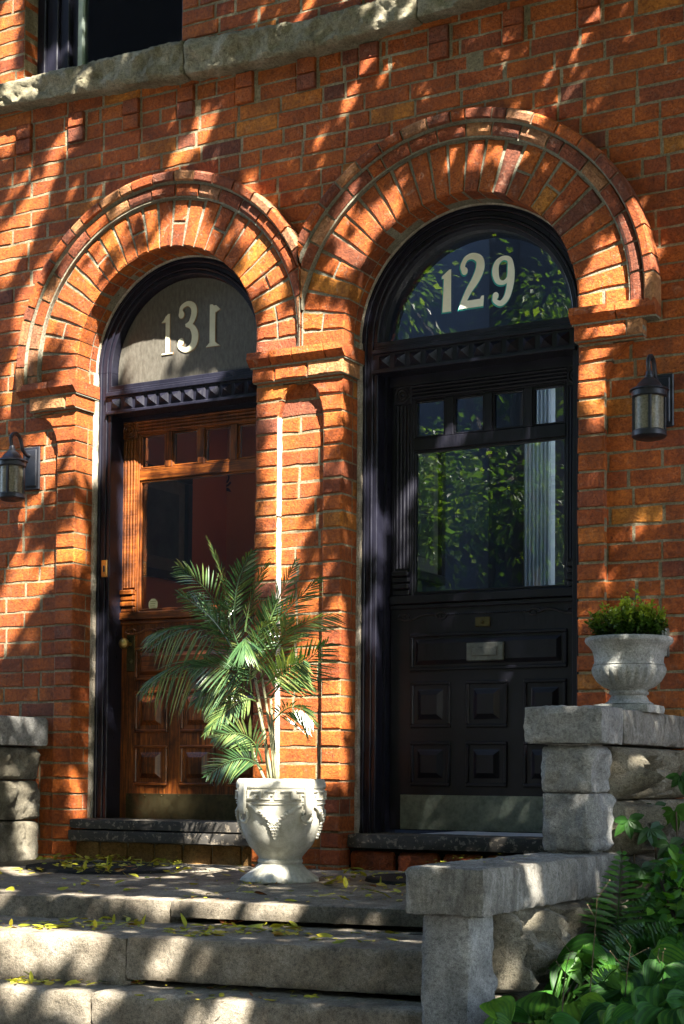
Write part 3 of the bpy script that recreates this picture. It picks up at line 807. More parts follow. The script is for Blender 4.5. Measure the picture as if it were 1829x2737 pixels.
    if black:
        s = MB(); s.box(c-.088, c+.090, Y-.030, Y-.012, .884, .966, b=.004); s.build('letter_slot', M['pewter'], door)
        s = MB(); s.box(c-.062, c+.060, Y-.035, Y-.030, .906, .944, b=.002); s.build('letter_flap', M['pewter'], door)
        s = MB(); s.box(c-.055, c+.015, Y-.008, Y, 1.038, 1.080, b=.002); s.ball((c-.02, Y-.009, 1.059), .009, 10); s.build('peephole_plate', M['old_brass'], door)
    else:
        s = MB(); s.box(c-.425, c-.375, Y-.006, Y, .884, 1.068, b=.002); s.ball((c-.40, Y-.006, .935), .014, 10, sc=(1, .5, 1)); s.build('lock_plate', M['old_brass'], door)
        s = MB(); s.tube([(c-.40, Y, 1.02), (c-.40, Y-.045, 1.02)], .009, 8); s.ball((c-.40, Y-.062, 1.02), .028, 14, sc=(1, .8, 1)); s.build('door_knob', M['brass'], door, smooth=True)
        s = MB(); q = [(-1.112+.029*math.cos(PI/8+PI/4*k), 1.215+.031*math.sin(PI/8+PI/4*k)) for k in range(8)]
        s.add([(x, Y+.012, z) for x, z in q], [tuple(range(8))]); st = s.build('sticker', M['sticker'], door); st['label'] = 'small pale eight sided sticker on the door glass'
        s = MB()
        for k in range(4): s.box(-1.112-.017+.002*(k % 2), -1.112+.017-.003*(k % 3), Y+.0105, Y+.0115, 1.228-.011*k, 1.2325-.011*k)
        s.build('sticker_print', M['stickerink'], door)
        s = MB(); bxx = cx-r+.052; s.box(bxx, bxx+.032, .116, .128, 1.345, 1.430, b=.002); bl_ = s.build('doorbell', M['brass'], fo)
        s = MB(); s.box(bxx+.011, bxx+.022, .113, .1165, 1.372, 1.402, b=.001); s.build('bell_push', M['iron'], fo)
    # --- vestibule behind the door, left roofless so the sky lights it
    v = MB(); x0, x1 = cx-r+.02, (2.7 if black else -.12); yb = 1.55; HT = 3.7
    v.box(x0-.05, x0, .32, yb, -.05, HT)           # left wall
    rw = MB(); rw.box(x1, x1+.05, .345, yb, -.05, HT); rw.build('side_wall', M['white'] if black else M['redwall'], house)  # white behind the black door, to bounce light onto the casing
    if black:
        a = at(1203, 1350, yb).x; b = at(1264, 1350, yb).x
        v.box(x0, a+.004, yb, yb+.05, -.05, HT); v.box(b+.33, x1, yb, yb+.05, -.05, HT)
        wt = MB()
        wt.box(a, b, yb-.015, yb+.05, 0, 2.47); n = 7; w = (b-a)/n
        for i in range(n): wt.tube([(a+w*(i+.5), yb-.016, 0), (a+w*(i+.5), yb-.016, 2.47)], w*.36, 8)
        a2 = b+.36; wt.box(a2, a2+.14, yb-.02, yb+.05, 0, 2.47); v.box(a-.03, a2+.2, yb-.01, yb+.05, 2.47, HT)
        wt.build('inner_door_casing', M['white'], house)
        v.box(a-.2, x1+.3, yb+.6, yb+.65, -.05, HT)
    else:
        v.box(x0, -.88, yb-.25, yb+.05, -.05, HT); v.box(-.88, x1, yb+.3, yb+.35, -.05, HT)
        q = MB(); q.box(-.88, -.80, yb-.27, yb, -.05, 3.0, b=.01); q.box(-.98, -.93, yb-.262, yb-.25, -.05, 3); q.build('inner_door_casing', M['frameblack'], house)
    v.build('vestibule_wall', M['bluewall'] if black else M['redwall'], house)
    v = MB(); v.box(x0-.05, x1+.05, .32, yb+.6, -.1, .1); v.build('vestibule_floor', M['bounce_floor'], house)  # floor made pale as a reflector for the casing and walls
        # framed print hanging on the left vestibule wall
    if black:
        A, B = atx(960, 1035, x0+.01), atx(1040, 1320, x0+.01)
        y0, y1, z0, z1 = .50, .95, 1.32, 2.02
    else:
        y0, y1, z0, z1 = .42, .92, 1.40, 1.98
    pf = empty('framed_print', (x0, (y0+y1)/2, z0), 'dim framed print on the red wall behind the varnished door glass' if not black else 'dark framed print on the wall behind the black door glass', 'framed print', 'framed prints inside the doors')
    s = MB(); e = .045
    for a in ((y0, y1, z0, z0+e), (y0, y1, z1-e, z1), (y0, y0+e, z0+e, z1-e), (y1-e, y1, z0+e, z1-e)): s.box(x0, x0+.03, a[0], a[1], a[2], a[3], b=.004)
    s.build('frame', M['frameblack'], pf)
    s = MB(); s.box(x0, x0+.008, y0+e, y1-e, z0+e, z1-e); s.build('mount', M['picture_mat'], pf)
    s = MB(); s.box(x0+.008, x0+.012, y0+e+.06, y1-e-.06, z0+e+.07, z1-e-.07); s.build('print', M['picture'], pf)
    settle(pf)
# rose stencil on the red wall of the left vestibule
rs = MB(); yb_ = 1.295; rc = at(512, 1110, yb_)
def rosep(u, v): return (rc.x+u, yb_, rc.z+v)
for k in range(5):
    a = 2*PI*k/5+.3; ribbon(rs, [(.012*math.cos(a+q*.5)*(1+q*.8), .012*math.sin(a+q*.5)*(1+q*.8)+.02, .012) for q in range(5)], rosep, n=4)
ribbon(rs, [(0, .0, .008), (-.01, -.03, .008), (.012, -.07, .007), (0, -.10, .004)], rosep, n=5)
for s_ in (-1, 1): ribbon(rs, [(0, -.04, .004), (s_*.025, -.03, .02), (s_*.05, -.045, .004)], rosep, n=5)
rs.build('wall_stencil', M['darkred'], house, fix=False)
settle(house)
# ================================================================== STEPS AND STONE WALLS
E1 = (atp(10, 2050), atp(929, 2082)); 
Z2, Z3 = -.165, -.325
E2 = (atz(0, 2135, Z2), atz(784, 2172.7, Z2)); E3 = (atz(0, 2262.7, Z3), atz(784, 2310, Z3))
def line(E): s = (E[1].y-E[0].y)/(E[1].x-E[0].x); return lambda x: E[0].y+s*(x-E[0].x)
f1, f2, f3 = line(E1), line(E2), line(E3)
steps = empty('stone_steps', (0, -1.5, -.3), 'worn grey stone steps rising to the landing below both doors', 'steps')
def slab(name, x0, x1, fy, depth, ztop, zbot, seed, slope=0.0, t=.5, dy=0):
    s = MB()
    def xf(q): return (q.x, q.y+fy(q.x)-fy(0), q.z+slope*(q.y+fy(q.x)-fy(0)))
    y0 = fy(0)+dy
    s.rock((x0, y0, zbot), (x1, y0+depth, ztop), .018, {'-y': .014, '+z': .006}, 9, seed, .011, t, xf, .0022)
    return s.build(name, M['step_stone'], steps, angle=50)
j1 = atp(412, 2060).x; j2 = atz(318, 2145, Z2).x; j3 = atz(226, 2272, Z3).x
def land(name, x0, x1, seed, dy=0, zb=-.15):   # landing stones reach back to the wall
    s = MB(); 
    def xf(q):
        k = (q.y+3)/3.25   # 0 at the front edge, 1 at the wall
        y = (f1(q.x)+dy)*(1-k)+.25*k; return (q.x, y, q.z+LS*y)
    s.rock((x0, -3, zb), (x1, .25, LZ), .022, {'-y': .010, '+z': .003}, 9, seed, .011, .5, xf, .002)
    return s.build(name, M['step_stone'], steps, angle=50)
land('landing_slab', -3.0, j1-.002, 1.0); land('landing_slab', j1+.002, 1.55, 2.3, -.012, -.102)
slab('step', -3.0, j2-.002, f2, .62, Z2, -.335, 3.1); slab('step', j2+.002, 1.56, f2, .60, Z2+.004, -.302, 4.7, dy=-.008)
slab('step', -3.0, j3-.002, f3, .55, Z3, -.50, 5.5); slab('step', j3+.002, 1.56, f3, .55, Z3+.004, -.49, 6.9, dy=-.006)
f4 = lambda x: f3(x)-.34; f5 = lambda x: f3(x)-.68; f6 = lambda x: f3(x)-1.02; f7 = lambda x: f3(x)-1.36
for i, (ff, z) in enumerate(((f4, -.49), (f5, -.66), (f6, -.83), (f7, -1.0))): slab('step', -3.0, 1.60, ff, .5, z, z-.17, 8+i)
s = MB(); s.box(-3, 1.5, -1.3, .2, -1.2, -.16); s.box(-3, 1.5, -1.75, -1.2, -1.2, -.35); s.build('step_core', M['soil'], steps)
settle(steps)

def wallset(lab, x0, x1, yf, zcap, tcap, zbot, yb, seed, rough='+x', capmat='concrete', over=.03, body='limestone', cap_end=None, pier=None):
    w = empty('stone_wall', ((x0+x1)/2, yf, zbot), lab, 'low wall', 'low stone walls beside the steps')
    c_ = MB(); e = cap_end if cap_end is not None else yb
    c_.rock((x0-over, yf-over, zcap-tcap), (x1+over, e, zcap), .014, {'-y': .010, '+x': .010, '+z': .005}, 12, seed, .008, .5, None, .004)
    c_.build('cap_stone', M[capmat], w, angle=50)
    return w
# lower wall
w1 = wallset('low stone wall by the steps with a thick cap over its front pier', 1.472, 1.660, -2.055, .117, .134, -1.2, -.80, 1.2, capmat='concrete', over=.028, cap_end=-.815)
s = MB()
for i, (a, b) in enumerate(((-.016, -.60), (-.605, -1.2))): s.rock((1.478, -2.045, b), (1.625, -1.86, a), .018, {'-y': .010, '+x': .030}, 11, i*2.2, .010, .4, None, .004)
s.build('pier', M['pale_concrete'], w1, angle=50)
s = MB(); y = -1.86; rows = ((-.02, -.26), (-.265, -.50), (-.505, -.80), (-.805, -1.2))
for ri, (a, b) in enumerate(rows):
    y = -1.855+(.0 if ri % 2 else -.0)
    while y < .0:
        L = random.uniform(.28, .46); s.rock((1.50, y+.004, b), (1.640, min(.0, y+L)-.004, a), .018, {'+x': .16}, 7.5, ri*5+y*3, .012, random.random()); y += L
s.build('rock_faced_stone', M['limestone'], w1, angle=50)
# upper wall
w2 = wallset('tall stone wall with a pale square cap holding the small urn', 1.448, 1.675, -1.105, .616, .124, .12, 0, 4.2, capmat='pale_concrete', over=.026, cap_end=-.91)
s = MB(); s.rock((1.425, -.905, .494), (1.702, .0, .614), .014, {'+x': .010, '+z': .004}, 12, 9.2, .008, fine=.004); s.build('cap_stone', M['concrete'], w2, angle=50)
s = MB(); s.rock((1.474, -1.100, .326), (1.655, -.93, .482), .012, {'-y': .022, '+x': .03}, 11, 3.3, .010, .5, None, .004); s.rock((1.478, -1.100, .128), (1.662, -.93, .322), .012, {'-y': .022, '+x': .03}, 11, 7.3, .010, .7, None, .004)
s.box(1.49, 1.64, -1.08, -.95, .12, .49)
s.build('pier', M['pale_concrete'], w2, angle=50)
s = MB()
for ri, (a, b) in enumerate(((.486, .30), (.296, .10), (.10, -.10))):
    y = -.925 if ri < 2 else -.80
    while y < 0:
        L = random.uniform(.24, .40); s.rock((1.50, y+.004, b), (1.665, min(0, y+L)-.004, a), .016, {'+x': .17}, 8.0, ri*4+y*2+9, .012, random.random()); y += L
s.build('rock_faced_stone', M['limestone'], w2, angle=50)
settle(w1); settle(w2)
# left wall
w3 = empty('stone_wall', (-1.7, 0, -.1), 'rough stone wall with a sawn cap left of doorway 131', 'low wall', 'low stone walls beside the steps')
s = MB(); s.rock((-2.0, -3.0, .508), (-1.530, -.012, .648), .022, {'+x': .004, '-y': .005}, 8, 14, .012); s.build('cap_stone', M['pale_concrete'], w3, angle=50)
s = MB()
for ri, (a, b) in enumerate(((.50, .345), (.34, .15), (.145, -.10))):
    y = -.012
    while y > -3:
        L = random.choice([.28, .36, .5]); s.rock((-1.95, max(-3, y-L)+.005, b), (-1.590, y-.005, a), .018, {'+x': .05}, 9, ri*7-y*2, .012, random.random()); y -= L
s.build('rock_faced_stone', M['limestone'], w3, angle=50); settle(w3)

# ================================================================== URNS
def yawdir(c):
    f = Vector((CAM.x-c[0], CAM.y-c[1], 0)).normalized(); return f, Vector((-f.y, f.x, 0))
U = (.122, -.56, LZ+LS*.56*-1-.004)
UR, UZ = .965, .935
fr, rt = yawdir(U)
urn = empty('garden_urn', U, 'large cream urn with key pattern band and hanging grapes holding the palm', 'urn')
prof = [(.0, .0), (.160, .0), (.166, .008), (.160, .022), (.138, .038), (.112, .058), (.096, .078), (.092, .082), (.096, .088), (.096, .098), (.092, .102), (.094, .112), (.110, .132), (.134, .160), (.152, .195),
        (.166, .235), (.174, .270), (.180, .300), (.184, .325), (.185, .340), (.190, .343), (.190, .348), (.185, .351), (.187, .356), (.187, .408), (.190, .411), (.191, .416), (.191, .432), (.188, .444), (.181, .452), (.172, .452), (.166, .444), (.163, .42), (.0, .418)]
def mod(r, z, a):
    if .004 < z < .075 and r > .09: return r*(1+.022*math.cos(44*a)*(1-abs(z-.035)/.045*.6))+(.004*math.sin(9*a) if z < .02 else 0)
    return r
s = MB(); s.lathe(U, [(r, z) for r, z in prof], 176, mod=mod); s.v = [(U[0]+(p[0]-U[0])*UR, U[1]+(p[1]-U[1])*UR, U[2]+(p[2]-U[2])*UZ) for p in s.v]
body = s.build('body', M['cast_stone'], urn, angle=40)
def pol(phi, r, z): d = fr*math.cos(phi)+rt*math.sin(phi); return Vector((U[0], U[1], U[2]+z*UZ))+d*(r*UR)
# key pattern
s = MB(); n = 18
def bar(p0, p1, z0, z1, r=.187, h=.008):
    m = max(1, int(abs(p1-p0)/.05)); vs = []; fs = []
    for i in range(m+1):
        a = p0+(p1-p0)*i/m
        for rr, zz in ((r-.002, z0), (r+h, z0+.001), (r+h, z1-.001), (r-.002, z1)): vs.append(pol(a, rr, zz))
    for i in range(m):
        for k in range(4): l = (k+1) % 4; fs.append((4*i+k, 4*i+l, 4*i+4+l, 4*i+4+k))
    fs += [(0, 1, 2, 3), (4*m+3, 4*m+2, 4*m+1, 4*m)]; s.add(vs, fs)
w = 2*PI/n; th = .0075; ta = th/.187
for i in range(n):
    a = i*w; zl, zh = .362, .402
    bar(a, a+w*.72, zh-th, zh); bar(a+w*.72-ta, a+w*.72, zl, zh-th); bar(a+w*.22, a+w*.22+ta, zl+.0, zh-th-.009)
    bar(a+w*.22, a+w*.50, zh-th-.015, zh-th-.009); bar(a+w*.72, a+w*1.22, zl, zl+th)
bar(0, 2*PI, .3535, .357, .187, .004)
s.build('key_band', M['cast_stone'], urn)
# grapes, swags, strap handles with rings
for q, phi in enumerate((-.16, 1.42, 2.99, -1.73)):
    s = MB()
    def rz(z): 
        for (r0, z0), (r1, z1) in zip(prof[10:20], prof[11:21]):
            if z0 <= z <= z1: return r0+(r1-r0)*(z-z0)/max(1e-6, z1-z0)
        return .18
    for k in range(7):
        z = .272-.0125*k; cnt = max(1, 5-int(k*.75)-(1 if k == 0 else 0))
        for j in range(cnt):
            a = phi+(j-(cnt-1)/2)*.062; s.ball(pol(a, rz(z)+.003, z), .0085, 8)
    for sgn in (-1, 1):
        P = [pol(phi+sgn*(.03+.052*k*1.25), rz(.268+.0085*k)+.002, .262+.0088*k+.004*math.sin(k*2)) for k in range(10)]
        s.tube(P, [.009+.003*math.sin(k*2.3) for k in range(10)], 6)
        for k in range(5): s.ball(pol(phi+sgn*(.08+.06*k), rz(.275+.012*k)+.003, .268+.011*k), .011, 6, sc=(1, 1, .7))
    s.build('grape_swag', M['cast_stone'], urn, angle=60)
    s = MB(); ph = phi+.785
    P = [pol(ph, .187, .43), pol(ph, .200, .435), pol(ph, .206, .40), pol(ph, .207, .34), pol(ph, .207, .315), pol(ph, .198, .300)]
    for i in range(len(P)-1):
        d = (P[i+1]-P[i]); 
    tn = (fr*(-math.sin(ph))+rt*math.cos(ph)).normalized()
    wd = [.014, .017, .018, .019, .017, .013]
    vs = []; out_ = (fr*math.cos(ph)+rt*math.sin(ph))
    for p, w_ in zip(P, wd): vs += [p-tn*w_-out_*.014, p-tn*w_, p+tn*w_, p+tn*w_-out_*.014]
    fs = []
    for i in range(len(P)-1):
        for k in range(4): l = (k+1) % 4; fs.append((4*i+k, 4*i+l, 4*i+4+l, 4*i+4+k))
    s.add(vs, fs)
    ring = [pol(ph+.135*math.cos(2*PI*k/22), .190+.004*0, .292+.027*math.sin(2*PI*k/22)) for k in range(23)]
    s.tube(ring, .0075, 8)
    s.build('ring_handle', M['cast_stone'], urn, angle=50)
s = MB(); s.lathe((U[0], U[1], U[2]+.385), [(.0, .012), (.08, .010), (.158, .004)], 32); s.build('potting_soil', M['soil'], urn); settle(urn)

U2 = (1.618, -.60, .610)
urn2 = empty('garden_urn', U2, 'small grey footed urn with fluted bowl standing on the right wall cap', 'urn')
P2 = [(.0, .032), (.088, .032), (.094, .036), (.078, .046), (.070, .058), (.066, .066), (.074, .070), (.076, .077), (.070, .083), (.072, .088), (.098, .098), (.120, .118), (.135, .142), (.1405, .160), (.139, .170), (.134, .174), (.137, .177), (.134, .181),
      (.131, .186), (.132, .205), (.138, .228), (.150, .245), (.164, .257), (.167, .266), (.164, .276), (.157, .279), (.148, .274), (.142, .255), (.0, .250)]
def mod2(r, z, a):
    if .088 < z < .172 and r > .07: k = math.sin(PI*(z-.088)/.084); return r*(1+.05*k*(abs(math.cos(13*a))-.5))
    if z > .257 and r > .155: return r*(1+.006*math.cos(60*a))
    return r
s = MB(); s.lathe(U2, [(r*.955, z) for r, z in P2], 156, mod=mod2)
s.build('bowl', M['grey_cast'], urn2, angle=50)
s = MB(); s.rock((U2[0]-.105, U2[1]-.105, U2[2]), (U2[0]+.105, U2[1]+.105, U2[2]+.030), .02, {}, 8, 3, .01, .5)
for i in range(6): r = .100-.006*i; s.box(U2[0]-r, U2[0]+r, U2[1]-r, U2[1]+r, U2[2]+.028+.001*i, U2[2]+.031+.001*i)
s.build('plinth', M['grey_cast'], urn2, angle=50); settle(urn2)

# ================================================================== PLANTS
def bez(a, b, c, n): return [a*(1-k/n)**2+b*(2*(k/n)*(1-k/n))+c*(k/n)**2 for k in range(n+1)]
palm = empty('palm_plant', (U[0], U[1], U[2]+.42), 'feathery green palm growing in the large cream urn', 'palm')
def K(x, y): return ((380+x/2.904)/KS, (1420+y/2.904)/KS)
def kp(x, y, dep): X, Y = K(x, y); return at(X, Y, dep)
yc = U[1]
def frond(base, ctrl, tip, L=.13, n=20, droop=.25, tilt=0.0, tbase=.5, start=.18, w=.0052):
    s = MB(); P = bez(kp(*base), kp(*ctrl), kp(*tip), n)
    s.tube(P, [.0035*(1-.75*i/n)+.0006 for i in range(n+1)], 5, tbase)
    fm = (CAM-P[n//2]).normalized()
    for i in range(int(n*start), n+1):
        for h in (0,):
            p = P[i] if h == 0 else (P[i]+P[i+1])/2
            d = (P[min(i+1, n)]-P[max(i-1, 0)]).normalized(); k = (i+h)/n
            nrm = (fm*math.cos(tilt)+d.cross(fm)*math.sin(tilt)).normalized()
            sd = d.cross(nrm).normalized()
            ll = L*(.55+.9*math.sin(PI*min(1, (k*.9+.12))))*(.8 if k > .93 else 1)*random.uniform(.85, 1.1)*.8
            for sg in (-1, 1):
                ang = 1.0-.55*k+random.uniform(-.10, .10)
                v = (d*math.cos(ang)+sd*(sg*math.sin(ang))+nrm*random.uniform(-.02, .22)+Vector((0, 0, -droop*random.uniform(.8, 1.1)))).normalized()
                leaf(s, p, v, nrm+Vector((0, 0, .25)), ll, w*random.uniform(.8, 1.15)*1.5, min(1, max(0, random.gauss(tbase, .16))), .35, .10+droop*.25, 4)
    return s.build('frond', M['palm'], palm)
d0 = yc
F = [((690, 760, d0), (665, 380, d0), (505, 60, d0-.05), .060, .05, 1.25), ((720, 760, d0), (690, 420, d0-.02), (845, 170, d0-.08), .10, .05, .6), ((700, 820, d0), (560, 440, d0-.05), (290, 275, d0-.15), .11, .28, .5),
     ((690, 900, d0), (560, 640, d0-.08), (295, 490, d0-.2), .10, .2, .9), ((730, 860, d0-.02), (400, 640, d0-.10), (70, 800, d0-.18), .15, 1.1, .2), ((830, 1100, d0-.02), (430, 880, d0-.12), (40, 1170, d0-.20), .17, 1.0, .3),
     ((800, 780, d0), (830, 480, d0+.02), (965, 240, d0+.0), .075, .02, 1.1), ((950, 800, d0), (1040, 560, d0+.02), (1190, 235, d0+.03), .085, .05, .8), ((930, 850, d0), (1120, 600, d0+.03), (1365, 372, d0+.02), .10, .05, .9),
     ((1000, 960, d0), (1180, 680, d0-.05), (1500, 640, d0-.12), .13, .15, .9), ((960, 1280, d0), (1150, 1120, d0-.05), (1425, 880, d0-.08), .14, .05, .3), ((900, 1180, d0), (1030, 980, d0-.10), (1130, 700, d0-.12), .13, .02, .2),
     ((830, 1000, d0), (790, 700, d0-.15), (800, 960, d0-.26), .11, .8, .1), ((880, 1300, d0), (680, 1080, d0-.05), (430, 1310, d0-.12), .12, .5, .4), ((880, 1320, d0), (760, 1240, d0-.12), (500, 1560, d0-.18), .085, .3, .7),
     ((930, 1790, d0), (860, 1480, d0-.10), (560, 1600, d0-.22), .095, .1, .1), ((930, 1850, d0), (800, 1660, d0-.12), (520, 1890, d0-.24), .10, .05, .2), ((1000, 1500, d0), (1180, 1240, d0-.04), (1330, 1480, d0-.10), .11, .5, .3),
     ((890, 1150, d0), (650, 1020, d0-.14), (410, 1060, d0-.20), .12, .35, .6), ((960, 1200, d0-.05), (1100, 1050, d0-.15), (1250, 1000, d0-.2), .13, .25, .1), ((1000, 1300, d0), (1120, 1080, d0-.02), (1280, 1120, d0-.1), .13, .1, .3),
     ((850, 1250, d0), (800, 980, d0-.1), (950, 720, d0-.16), .11, .05, .7), ((800, 1200, d0+.02), (640, 900, d0+.05), (480, 520, d0+.06), .11, .1, .8),
     ((820, 1050, d0), (700, 800, d0+.06), (640, 560, d0+.08), .12, .1, .3), ((900, 1000, d0+.04), (960, 760, d0+.08), (1010, 560, d0+.1), .11, .1, .4)]
for b, c_, t_, L, dr, ti in F: frond(b, c_, t_, L*1.1, 24, dr*.8, ti, random.uniform(.35, .7))
for pts, r in (((1012, 1945), (960, 1640), (900, 1330)), .0085), (((1050, 1945), (1010, 1600), (1000, 1300)), .008), (((960, 1945), (890, 1800), (840, 1650)), .006), (((985, 1945), (950, 1500), (870, 1100)), .007), (((1030, 1945), (980, 1300), (880, 900)), .006):
    s = MB(); P = [kp(x, y, d0+random.uniform(-.02, .02)) for x, y in pts]; Q = bez(P[0], P[1], P[2], 14)
    s.tube(Q, [r*(1.15 if i % 3 == 0 else 1)*(1-.25*i/14) for i in range(15)], 8, random.uniform(.4, 1)); s.build('stem', M['palmstem'], palm, smooth=True)
settle(palm)

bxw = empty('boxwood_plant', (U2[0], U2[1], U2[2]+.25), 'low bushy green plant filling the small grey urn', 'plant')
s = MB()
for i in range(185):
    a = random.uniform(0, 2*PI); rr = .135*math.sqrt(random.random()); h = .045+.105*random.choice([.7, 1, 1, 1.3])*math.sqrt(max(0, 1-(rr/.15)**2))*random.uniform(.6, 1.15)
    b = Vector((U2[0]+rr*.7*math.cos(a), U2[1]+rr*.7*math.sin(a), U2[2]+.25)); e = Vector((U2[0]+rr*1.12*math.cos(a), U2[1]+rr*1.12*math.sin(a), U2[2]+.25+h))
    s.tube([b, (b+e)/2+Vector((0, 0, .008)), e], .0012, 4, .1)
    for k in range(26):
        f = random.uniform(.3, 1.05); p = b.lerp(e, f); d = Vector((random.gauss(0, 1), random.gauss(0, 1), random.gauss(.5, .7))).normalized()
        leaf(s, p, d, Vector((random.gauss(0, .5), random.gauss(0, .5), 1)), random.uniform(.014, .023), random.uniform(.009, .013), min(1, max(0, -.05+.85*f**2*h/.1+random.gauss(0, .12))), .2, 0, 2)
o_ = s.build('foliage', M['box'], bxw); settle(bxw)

# garden at the right of the steps
soil = MB(); nx, ny = 30, 40; vs = []; fs = []
for i in range(nx+1):
    for j in range(ny+1):
        x = 1.58+4.0*i/nx; y = -3.6+3.65*j/ny; vs.append((x, y, -.50+.10*(j/ny)+.03*noise.noise(Vector((x*3, y*3, 0)))))
for i in range(nx):
    for j in range(ny): a = i*(ny+1)+j; fs.append((a, a+ny+1, a+ny+2, a+1))
soil.add(vs, fs); go = soil.build('garden_bed', M['soil']); go['kind'] = 'structure'
def hosta_leaf(mb, p, d, L, W, t, arch=.5, roll=0.0):
    """broad ribbed leaf blade bending over"""
    d = d.normalized(); side = d.cross((CAM-p).normalized()*.75+Vector((0, 0, .75))).normalized(); nrm = side.cross(d)
    if roll: side, nrm = side*math.cos(roll)+nrm*math.sin(roll), nrm*math.cos(roll)-side*math.sin(roll)
    nu, nv = 12, 16; vs = []
    for i in range(nu+1):
        k = i/nu; w = W*.5*(math.sin(PI*min(1, k**.60))**.8 if 0 < k < 1 else 0.0)
        c = p+d*(L*math.sin(k*arch*1.6)/(arch*1.6))+nrm*(-L*(1-math.cos(k*arch*1.6))/(arch*1.6))
        for j in range(nv+1):
            q = j/nv*2-1; vs.append(c+side*(w*q)+nrm*(w*(.28*abs(q)-.14)+W*(.022 if j % 2 else -.022)*(1-abs(q)*.4)*(1 if 0 < i < nu else 0)+.02*W*math.sin(5*q+k*6)))
    fs = [(i*(nv+1)+j, i*(nv+1)+j+1, (i+1)*(nv+1)+j+1, (i+1)*(nv+1)+j) for i in range(nu) for j in range(nv)]
    mb.add(vs, fs, [min(1, max(0, t+(.16 if j % 2 else -.14)+(.25 if i in (0, nu-1) and random.random() < .3 else 0)+(.2 if j == nv//2 else 0))) for i in range(nu) for j in range(nv)])
def D8(x, y): return ((1240+x*.3756)/KS, (2350+y*.3756)/KS)     # garden close-up -> picture
def hosta(lab, leaves):
    b = leaves[0]; r0 = at(*D8(b[0], b[1]), b[2]); root = Vector((r0.x, r0.y, -.48))
    pl = empty('hosta_plant', root, lab, 'plant', 'broad leaved plants in the garden bed')
    mb = MB(); ms = MB()
    big = list(leaves); n_ = len(leaves)
    for (x, y, dep, ang, L, W, t, arch, el) in leaves:
        if n_ > 5:
            for q in range(2): big.append((x+random.uniform(-110, 110), y+random.uniform(-70, 110), dep+random.uniform(-.05, .12), ang+random.uniform(-1, 1), L*.75, W*.62, min(1, max(0, t+random.uniform(-.25, .3))), arch, el+random.uniform(-.3, .3)))
    for (x, y, dep, ang, L, W, t, arch, el) in big:   # (x,y) = leaf centre in the close-up
        k_ = .84 if n_ > 5 else 1.0; L *= k_; W *= k_
        c = at(*D8(x, y), dep); d = Vector((math.cos(ang), math.sin(ang), el)).normalized(); p = c-d*L*.5
        hosta_leaf(mb, p, d, L, W, t, arch, random.uniform(-.3, .3)); ms.tube(bez(root, (root+p)/2+Vector((0, 0, .08)), p, 6), [.004]*7, 6, .6)
    mb.build('leaves', M['hosta'], pl, smooth=True); ms.build('stalks', M['hosta'], pl, smooth=True); settle(pl); return pl
hosta('low glossy plant with a curled yellow green leaf beside the stone pier', [(255, 900, -2.15, -.9, .13, .10, .95, .5, -.1), (235, 1000, -2.2, -.6, .12, .07, .85, .5, .2), (390, 965, -2.1, -.2, .08, .06, .3, .4, .0), (300, 1060, -2.2, -1.4, .12, .09, .6, .5, .3)])
hosta('broad leaved plant with one upright oval leaf in front of the wall', [(540, 850, -1.95, 1.75, .17, .155, .45, .35, .75), (790, 500, -1.7, -2.6, .20, .13, .35, .7, -.05), (850, 960, -2.1, -.9, .20, .15, .9, .6, -.25), (600, 1010, -2.2, -1.2, .11, .09, .95, .5, .1), (960, 560, -1.75, -.3, .17, .12, .3, .6, -.2), (690, 690, -1.8, -1.5, .16, .09, .2, .7, -.5), (700, 1040, -2.2, -.4, .16, .12, .5, .5, .1)])
hosta('broad leaved plant with a large hanging heart shaped leaf at the bottom right', [(1110, 830, -1.85, -1.25, .21, .19, .42, .45, -.8), (1420, 920, -1.95, -1.1, .22, .20, .42, .45, -.75), (960, 830, -1.9, -2.6, .17, .12, .2, .5, .05), (1500, 560, -1.7, -.4, .20, .12, .6, .7, -.1), (1250, 1000, -2.1, -1.6, .17, .14, .25, .5, -.2), (1560, 820, -1.9, -.3, .18, .14, .35, .5, .0), (1000, 1000, -2.1, -2.2, .16, .13, .3, .5, -.1), (1180, 620, -1.7, -.9, .14, .09, .15, .6, -.3), (1330, 720, -1.8, -2.0, .17, .12, .2, .6, -.4), (1490, 700, -1.8, -1.2, .18, .13, .3, .6, -.5), (1200, 940, -2.0, -.8, .16, .13, .35, .5, -.4), (1320, 1010, -2.1, -1.8, .17, .14, .3, .5, -.4), (1540, 1010, -2.1, -1.4, .18, .15, .5, .5, -.4), (1080, 1010, -2.15, -1.3, .15, .12, .6, .5, -.2)])
def fern(lab, fr_):
    r0 = at(*D8(fr_[0][0], fr_[0][1]), fr_[0][2]); root = Vector((r0.x, r0.y, -.46))
    pl = empty('fern', root, lab, 'fern', 'ferny plants in the garden bed'); 
    for (x0, y0, x1, y1, dep, L, t) in fr_:
        a, b = at(*D8(x0, y0), dep), at(*D8(x1, y1), dep-.05); s = MB(); P = bez(a, (a+b)/2+Vector((0, 0, .02)), b, 14)
        s.tube(P, [.0025*(1-.6*i/14) for i in range(15)], 5, .6); fm = (CAM-a).normalized()
        for i in range(1, 15):
            d = (P[i]-P[i-1]).normalized(); sd = d.cross(fm).normalized(); k = i/14
            for sg in (-1, 1): leaf(s, P[i], (sd*sg+d*.45+Vector((0, 0, -.15))+fm*random.uniform(-.1, .4)), fm+Vector((0, 0, .6)), L*(1.08-k)*random.uniform(.85, 1.1)+.01, .016, t+random.uniform(-.15, .15), .3, .1, 3)
        s.build('frond', M['darkleaf'], pl)
    settle(pl)
